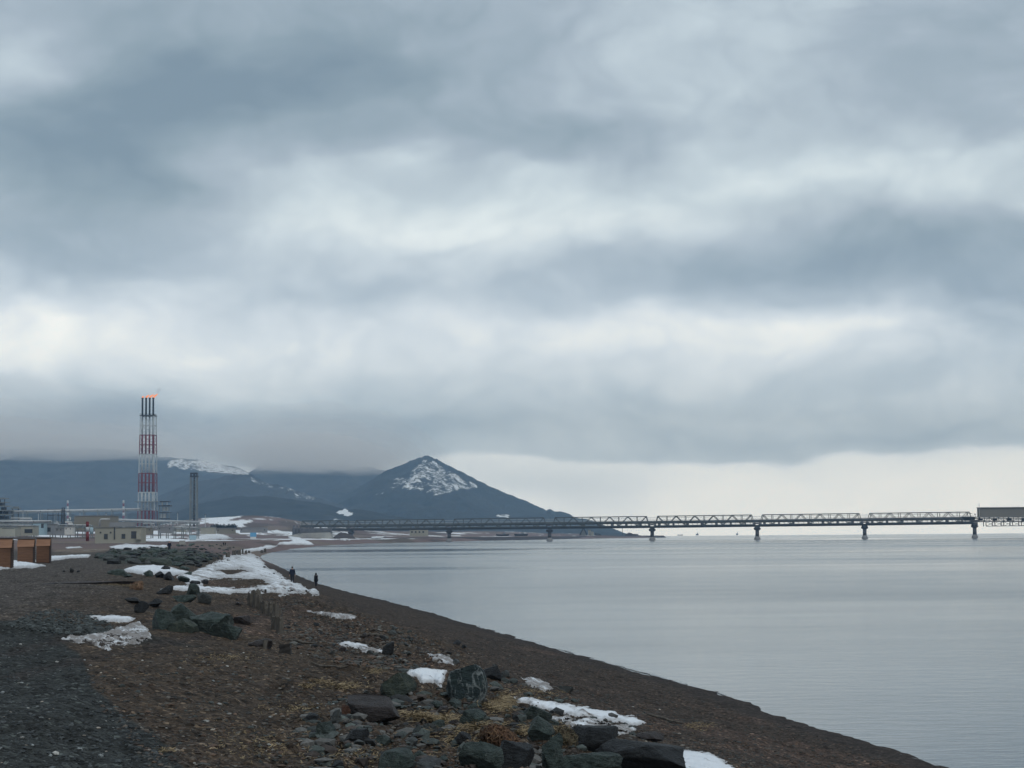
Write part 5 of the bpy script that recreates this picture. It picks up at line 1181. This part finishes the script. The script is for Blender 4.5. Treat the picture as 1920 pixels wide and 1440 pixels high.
# booths and boards on the plain
def booth(name, x0, x1, y0, y1, Yp, label, m, m2):
    p = H1((x0 + x1) / 2, y1); Y = p.y; root = thing(name, p, label, 'booth'); ym = y0 + (y1 - y0) * .7
    mb = MB(); pbox(mb, x0, x1, y0, ym, Y, 2.4); mb.build('upper_wall', M[m], root)
    mb = MB(); pbox(mb, x0 + .3, x1 - .3, ym, y1 + .6, Y, 2.3, .05); mb.build('lower_wall', M[m2], root)
    mb = MB(); pbox(mb, x0 - .5, x1 + .5, y0 - .9, y0, Y - .2, 2.8); mb.build('roof', M['roofgrey'], root)
booth('booth', 355, 367, 1003.5, 1013, 0, 'pale blue booth standing in the snow bank', 'paleblue', 'paleblue')
booth('booth', 469, 480, 998.5, 1010, 0, 'bright blue booth with a white lower half on the tan bank', 'blue', 'whitepanel')
sgn = H1(341, 1025); root = thing('info_board', sgn, 'plain grey board standing right of the lone person', 'board')
mb = MB(); pbox(mb, 336, 347.5, 1013.5, 1021, sgn.y, .12); mb.build('panel', M['concrete'], root)
for x in (338, 345.5):
    mb = MB(); pbox(mb, x - .35, x + .35, 1021, 1025.8, sgn.y + .02, .08); mb.build('leg', M['steel'], root)
# dark shrubs on the low ridge, boats etc.
def shrub_line(x0, x1, y, Y, h, label, n_):
    V = []; Fc = []; rr = np.random.default_rng(int(x0)); b0 = 0
    for i in range(n_):
        c_ = P(rr.uniform(x0, x1), y, Y + rr.uniform(-12, 12)); s = h * rr.uniform(.5, 1)
        for k in range(60):
            p_ = np.array(c_) + rr.normal(0, 1, 3) * np.array([s * .5, s * .5, s * .3]) + np.array([0, 0, s * .4]); d1 = rr.normal(size=3) * s * .14; d2 = rr.normal(size=3) * s * .14
            V += [p_ - d1, p_ + d1, p_ + d2]; Fc.append((b0, b0 + 1, b0 + 2)); b0 += 3
    o = mesh_np('shrubs', np.array(V), np.array(Fc), [M['forest']], None, False, {'snow': np.zeros(len(V))}); return tag(o, label, 'shrubs', kind='stuff')
shrub_line(398, 440, 990.5, 1700, 3.5, 'dark low shrubs below the snowy slope', 40)

# --- far shore: concrete abutment, building, breakwater sheds, moored boats
ab = base_thing('concrete_abutment', 590, 1014, 1850, 'sloping pale concrete abutment where the jetty meets the shore', 'abutment')
mb = MB(); pts = [P(543, 1004, 1850), P(560, 1000, 1850), P(619, 998, 1850), P(622, 1013, 1850), P(590, 1015, 1850), P(575, 1011, 1850)]
n_ = len(pts); vs = [q for q in pts] + [q + Vector((0, 22, 0)) for q in pts]; mb.add(vs, [tuple(range(n_)), tuple(range(2 * n_ - 1, n_ - 1, -1))] + [(i, i + n_, (i + 1) % n_ + n_, (i + 1) % n_) for i in range(n_)])
mb.build('retaining_wall', M['concrete'], ab)
mb = MB(); pbox(mb, 548, 620, 990, 1003, 1853, 14); mb.build('bridge_seat', M['pier'], ab)
for x in (551, 557, 563): 
    mb = MB(); pbox(mb, x - 1.2, x + 1.2, 985, 1001, 1849, 1.2); mb.build('column', M['pier'], ab)
bk = thing('shore_bank', P(640, 1016, 1880), 'dark brown rubble bank beside the first jetty pier', 'bank')
v = rock_verts(811, 4, 10, .1) * np.array([14, 12, 9.5]); mesh_np('rubble', v, ICO[4][1], [M['rock_brown']], bk)
building('harbour_building', 768, 802, 992.5, 1003, 2150, 12, 'beige', 'low beige harbour building seen under the jetty', wins=[(771, 774, 996, 999), (778, 781, 996, 999), (785, 788, 996, 999), (792, 795, 996, 999)])
bw = MB()
prof_px = [(640, 1900), (720, 2050), (800, 2150), (900, 2380), (1000, 2800), (1100, 3600), (1232, 4050)]
pts = [Vector((*pd(a, b_ + 30), 0)) for a, b_ in prof_px]
for a, b_ in zip(pts[:-1], pts[1:]):
    d = (b_ - a).normalized(); nn_ = Vector((-d.y, d.x, 0)); bw.prism([nn_ * -18 + Vector((0, 0, -1)), nn_ * -10 + Vector((0, 0, 4.4)), nn_ * 10 + Vector((0, 0, 4.6)), nn_ * 18 + Vector((0, 0, -1))], a - d * 2, b_ + d * 2)
M['bwm'] = mat('breakwater_rubble', (.045, .04, .042), .9, .4, .3)
tag(bw.build('breakwater', M['bwm']), 'long low dark breakwater running under the jetty to the right', 'breakwater')
st_ = base_thing('gable_shed', 1094, 1003.5, 3500, 'grey gabled shed on the breakwater under the jetty', 'shed')
mb = MB(); a = P(1087, 1003.8, 3500); b_ = P(1101, 1003.8, 3500); t_ = P(1094, 990, 3500)
mb.add([a, b_, t_, a + Vector((0, 16, 0)), b_ + Vector((0, 16, 0)), t_ + Vector((0, 16, 0))], [(0, 1, 2), (5, 4, 3), (0, 3, 4, 1)]); mb.build('gable_wall', M['steel'], st_)
mb = MB(); up = Vector((0, 0, .6)); mb.prism([(-.6, 0, 0), (-.6, 0, .9), (.6, 0, .9), (.6, 0, 0)], a - Vector((0, 1, 0)), t_ - Vector((0, 1, 0))); mb.prism([(-.6, 0, 0), (-.6, 0, .9), (.6, 0, .9), (.6, 0, 0)], b_ - Vector((0, 1, 0)), t_ - Vector((0, 1, 0))); mb.build('roof_edge', M['dark_steel'], st_)
st_ = base_thing('harbour_shed', 1108, 1003.5, 3500, 'pale lumpy sheds right of the gabled shed', 'shed')
mb = MB(); pbox(mb, 1103, 1108, 994, 1004, 3505, 10); pbox(mb, 1108.4, 1113, 997, 1004, 3500, 10); mb.build('wall', M['beige'], st_)
mb = MB(); pbox(mb, 1102.5, 1108.2, 993, 994, 3504, 12); pbox(mb, 1108.2, 1113.5, 996, 997, 3499, 12); mb.build('roof', M['steel'], st_)
st_ = base_thing('crane', 1120, 1003.5, 3500, 'tiny dark crane right of the pale sheds on the breakwater', 'crane')
mb = MB(); pbox(mb, 1114.5, 1127, 1002, 1003.8, 3500, 6); mb.build('chassis', M['dark_steel'], st_); mb = MB(); pbox(mb, 1115, 1118.5, 1000, 1002, 3500, 6); mb.build('cab', M['dark_steel'], st_)
mb = MB(); mb.bar(P(1117, 1000.5, 3500), P(1125, 1001.4, 3500), .9); mb.build('boom', M['dark_steel'], st_)
q0 = P(1167, 1004, 3700); mb = MB().tube([q0, P(1167, 986, 3700)], .45, 8); o = mb.build('beacon_pole', M['dark_steel']); origin(o, q0); tag(o, 'thin bare pole on the breakwater left of the stone mound', 'pole')
R_ = thing('stone_mound', P(1184, 1004, 4000), 'low double mound of stones near the breakwater tip', 'mound')
for dx, s in ((-5, 1), (6, .95)): v = rock_verts(820 + dx, 3, 10, .1) * np.array([11, 8, 6.2 * s]) + np.array([dx, 0, 0]); mesh_np('heap', v, ICO[3][1], [M['rock_brown']], R_)
def boat(x0, x1, ydeck, ywl, Y, label, cab=True, m='dark_steel', group=None):
    a = P(x0, ywl, Y); b_ = P(x1, ydeck, Y); L_ = b_.x - a.x; h = b_.z - a.z; root = thing('boat', (a.x, Y, a.z), label, 'boat', group); W = L_ * .25; mb = MB(); V = []; 
    st_n = 9
    for i in range(st_n):
        t = i / (st_n - 1); wv_ = W / 2 * (1 - abs(2 * t - 1) ** 3.0) + .05 * W; sh = h * (1 + .35 * (2 * t - 1) ** 2)
        V += [(a.x + L_ * t, Y - wv_, a.z + sh), (a.x + L_ * (.04 + .92 * t), Y - wv_ * .6, a.z - .4), (a.x + L_ * (.04 + .92 * t), Y + wv_ * .6, a.z - .4), (a.x + L_ * t, Y + wv_, a.z + sh)]
    Fc = []
    for i in range(st_n - 1):
        for j in range(4): Fc.append((4 * i + j, 4 * i + (j + 1) % 4, 4 * i + 4 + (j + 1) % 4, 4 * i + 4 + j))
    Fc += [(0, 1, 2, 3), tuple(4 * (st_n - 1) + j for j in (3, 2, 1, 0))]; mb.add(V, Fc); mb.build('hull', M[m], root)
    if cab:
        mb = MB(); mb.box((a.x + L_ * .62, Y, a.z + h * 1.5), (L_ * .22, W * .6, h * 1.2)); mb.build('wheelhouse', M['steel'], root)
        mb = MB(); mb.bar((a.x + L_ * .6, Y, a.z + h * 2), (a.x + L_ * .6, Y, a.z + h * 3.2), L_ * .02); mb.build('mast', M['dark_steel'], root)
    return root
boat(930, 955, 1002, 1004.5, 2550, 'left one of two dark moored boats under the jetty'); boat(964, 990, 1001.5, 1004.5, 2600, 'right one of two dark moored boats under the jetty')
boat(1270, 1281, 1002.6, 1004, 9500, 'long low ship on the horizon, leftmost of three', False); boat(1304.5, 1310, 1001.2, 1003.7, 9500, 'small dark ship on the horizon, middle of three'); boat(1380, 1384, 1000.6, 1003.1, 9500, 'tiny dark ship on the horizon just left of a jetty pier')

# ------------------------------------------------------------------ the long jetty
A0, B0, R0_, JY0 = -303.0, 184.8, -0.011, 1992.0
def jxy(k): return ((A0 + B0 * k) / F * JY0, JY0 * (1 + R0_ * k))
def joff(k, lst): return float(np.interp(k, [-1, 0, 1, 2, 3, 4, 5, 6, 7], lst))
BOT = [14.6, 15, 15.2, 15.5, 15.7, 16.5, 17.3, 18.3, 19]; TOP = [31.3, 32, 33, 34.2, 35.4, 36.6, 37.8, 39.0, 40.0]
def jz(k, lst): return CAMZ + joff(k, lst) * jxy(k)[1] / F
def J3(k, f, side=0.0):
    """f: 0 = deck underside, 1 = top chord"""
    x, y = jxy(k); return Vector((x, y + side * 5.0, jz(k, BOT) + (jz(k, TOP) - jz(k, BOT)) * f))
jt = thing('jetty_bridge', (*jxy(0), 0.0), 'very long steel truss jetty on concrete piers crossing the bay', 'bridge')
for k in range(0, 7):
    x, y = jxy(k); zb = jz(k, BOT); s = 1.0
    w_ = 5.8; mb = MB().tube([(x, y, -3), (x, y, 1.0), (x, y, 3.4)], [3.2, 3.2, 1.9], 20); pr_ = mb.build('pier', M['pierfoot'], jt, True)
    MB().tube([(x, y, 3.4), (x, y, zb - 4.3)], [1.9, 1.8], 20).build('shaft', M['pier'], pr_, True)
    MB().tube([(x, y, zb - 4.6), (x, y, zb - 3.8), (x, y, zb - 2.4), (x, y, zb - 1.8)], [1.9, 3.4, 3.5, 2.6], 20).build('cap', M['pier'], pr_, False)
    mb = MB(); mb.box((x, y, zb - .6), (4.2, 9, 2.6)); mb.box((x, y, zb + 2.2), (6.2, 10.5, 1.3)); mb.build('bearing_block', M['pier'], pr_)
M['truss'] = mat('truss_paint', (.075, .088, .09), .6, .2, .2)
spans = [(-.53, 0)] + [(k, k + 1) for k in range(6)]
for (k0, k1) in spans:
    full = k1 - k0; mb = MB(); u0, u1 = .055, .945
    for sd_y in (-1, 1):
        A_ = lambda u, f: J3(k0 + full * u, f, sd_y)
        mb.bar(A_(.02, .10), A_(.98, .10), .75, 1.0)
        mb.bar(A_(u0, 1), A_(u1, 1), .6, .8)
        mb.bar(A_(.03, .1), A_(u0, 1), .6, .7); mb.bar(A_(.97, .1), A_(u1, 1), .6, .7)
        n_ = 10 if full > .8 else 5
        for i in range(n_ + 1):
            u = u0 + (u1 - u0) * i / n_
            if i % 2 == 1: mb.bar(A_(u, .1), A_(u, 1), .5)
            if i < n_:
                u2 = u0 + (u1 - u0) * (i + 1) / n_
                if i % 2 == 0: mb.bar(A_(u, 1), A_(u2, .1), .62)
                else: mb.bar(A_(u, .1), A_(u2, 1), .62)
    for i in range(11):
        u = u0 + (u1 - u0) * i / 10; a = J3(k0 + full * u, 1, -1); b_ = J3(k0 + full * u, 1, 1); mb.bar(a, b_, .35)
    sp = mb.build('truss_span', M['truss'], jt)
    mb = MB(); mb.bar(J3(k0, -.02), J3(k1, -.02), 9.6, 1.9); mb.build('deck_girder', M['dark_steel'], jt)
    mb = MB()
    for q, (sy_, f, r_) in enumerate(((-.6, .38, .75), (-.1, .46, .8), (.4, .36, .7), (.75, .52, .5))): mb.tube([J3(k0, f, sy_), J3(k1, f, sy_)], r_, 8)
    mb.build('pipe_bundle', M['truss'], jt)
    mb = MB()
    nsup = int(22 * full)
    for i in range(nsup):
        u = (i + .5) / nsup; a = J3(k0 + full * u, .08, -.85); b_ = J3(k0 + full * u, .36, -.85); mb.bar(a, b_, .3); mb.bar(J3(k0 + full * u, .30, -.85), J3(k0 + full * u, .30, .85), .5)
        if i % 3 == 1: mb.box(J3(k0 + full * u, .22, -.3), (random.uniform(1.2, 3), 2, 1.6))
    mb.build('pipe_supports', M['truss'], jt)
    mb = MB(); mb.bar(J3(k0, .86, 1), J3(k1, .86, 1), .4); mb.bar(J3(k0, .68, -1), J3(k1, .68, -1), .3); mb.bar(J3(k0, .60, 1), J3(k1, .60, 1), .25); mb.bar(J3(k0, .22, -1.02), J3(k1, .22, -1.02), .2); mb.build('service_pipe', M['galv'], jt)
# loading platform part beyond the last pier, at the right edge
def K(px):                                               # jetty parameter of a picture column
    return (A0 - (px - 960)) / (R0_ * (px - 960) - B0)
k0, k1 = K(1830), K(2080)
mb = MB()
a, b_ = J3(k0, 1), J3(k1, 1); ya = jxy(k0)[1]
def JP(px, py, side=-1.0):
    k = K(px); x, y = jxy(k); return Vector((x, y + side * 5, P(px, py, y).z))
def jwall(x0, x1, ta, ba, tb, bb_, side0, side1, name, m):
    mb = MB(); vs = [JP(x0, ba, side0), JP(x1, bb_, side0), JP(x1, bb_, side1), JP(x0, ba, side1), JP(x0, ta, side0), JP(x1, tb, side0), JP(x1, tb, side1), JP(x0, ta, side1)]
    mb.add(vs, [(3, 2, 1, 0), (4, 5, 6, 7), (0, 1, 5, 4), (1, 2, 6, 5), (2, 3, 7, 6), (3, 0, 4, 7)]); return mb.build(name, M[m], jt)
jwall(1831, 2080, 952.6, 968.5, 950.6, 967, -1.1, 1.2, 'deck_shed', 'cladding')
jwall(1830, 2080, 951.4, 952.5, 949.4, 950.5, -1.3, 1.4, 'shed_roof', 'roofgrey')
jwall(1800, 2080, 969.0, 970.8, 967.4, 969.2, -1.2, 1.3, 'upper_deck', 'dark_steel')
jwall(1800, 2080, 977.5, 979.2, 976.0, 977.8, -1.0, 1.1, 'lower_deck', 'dark_steel')
mb = MB()
for i in range(26):
    px = 1803 + i * 9; mb.bar(JP(px, 970.5 - i * .05), JP(px, 978 - i * .05), .5)
    if i % 2: mb.bar(JP(px, 970.5), JP(px + 9, 977.5), .35)
    else: mb.bar(JP(px, 977.5), JP(px + 9, 970.5), .35)
    if i % 3 == 0: mb.box(JP(px + 4, 974.5, 0), (4, 3, 2.2))
for f_ in (972.5, 975.5): mb.bar(JP(1803, f_, 0), JP(2050, f_ - 1.6, 0), .8)
mb.build('platform_pipes', M['dark_steel'], jt)
mb = MB(); mb.bar(JP(1842, 986.6), JP(2060, 984.6), .6)
for i in range(13):
    px = 1842 + i * 16.5; mb.bar(JP(px, 978.5), JP(px, 987 - i * .12), .7); mb.bar(JP(px, 978.5), JP(px + 16.5, 986.4), .3); mb.bar(JP(px, 986.4), JP(px + 16.5, 978.5), .3)
    mb.bar(JP(px, 978.5, 1), JP(px, 987 - i * .12, 1), .7)
mb.build('under_truss', M['truss'], jt)
mb = MB(); mb.bar(JP(1830, 972), JP(1830, 944), .35); mb.build('mast', M['whitepanel'], jt)
for px, t_ in ((1813, 962.3), (1822, 963.5)):
    mb = MB(); mb.bar(JP(px, 969), JP(px, t_ + 1.5), .3); mb.box(JP(px, t_ + .8), (1.3, 1, .9)); mb.build('floodlight', M['dark_steel'], jt)

# ------------------------------------------------------------------ low cloud round the hill tops, and the air itself
def cloud(px0, px1, base, top, Y, ry, seed, dens, label):
    """a bank of cloud: flattish ragged underside, gently domed top"""
    v, f = ICO[5]; v = v.copy(); c = P((px0 + px1) / 2, base - 12, Y); rx = (px1 - px0) / 2 * Y / F; up = (base - top) * Y / F; dn = 14 * Y / F
    nn_ = fbm(v[:, 0] * 5 + seed, v[:, 1] * 3 + v[:, 2] * 2, 5, seed, .6)
    v = v * (1 + .10 * nn_[:, None]) * np.array([rx, ry, 1.0]); lo = v[:, 2] < 0
    v[:, 2] = np.where(lo, v[:, 2] * dn + fbm(v[:, 0] / 260, v[:, 1] / 500, 5, seed + 4, .6) * 9 * Y / F * np.clip(-v[:, 2], 0, .4) / .4, v[:, 2] * up)
    o = mesh_np('low_cloud', v, f, [volmat('cloud_vapour', dens, (1, 1, 1), 0.2)], None, True); o.location = c
    return tag(o, label, 'cloud', kind='stuff')
for q, gr in enumerate((1.0, .92, .84, .76)):
    lb = ('outermost thin veil', 'second veil', 'third veil', 'dense heart')[q]
    cloud(-1000 + 60 * q, 560 - 70 * q, 873 - 2 * q, 873 - (150, 115, 80, 48)[q], 9300, 2300 * gr, 5 + q, (.00009, .00016, .0004, .0010)[q], lb + ' of the cloud bank hiding the tops of the left mountains')
    cloud(380 + 35 * q, 850 - 45 * q, 894 - 3 * q, 894 - (115, 88, 62, 40)[q], 9300, 2300 * gr, 15 + q, (.00014, .00024, .0006, .0014)[q], lb + ' of the cloud on the range between the flare stack and the pyramid mountain')
hz = bpy.data.materials.new('air'); hz.use_nodes = True; nt = hz.node_tree; nt.nodes.clear(); n = NT(nt)
v = n.n('ShaderNodeVolumePrincipled'); v.inputs['Density'].default_value = 6.0e-5; v.inputs['Color'].default_value = (0.44, 0.72, 1.08, 1)
v.inputs['Absorption Color'].default_value = (1, 1, 1, 1); v.inputs['Anisotropy'].default_value = 0.2
oo = n.n('ShaderNodeOutputMaterial'); nt.links.new(v.outputs[0], oo.inputs['Volume'])
mb = MB(); mb.box((-1800, 5800, 368), (15600, 13600, 764)); tag(mb.build('haze', hz), kind='stuff')
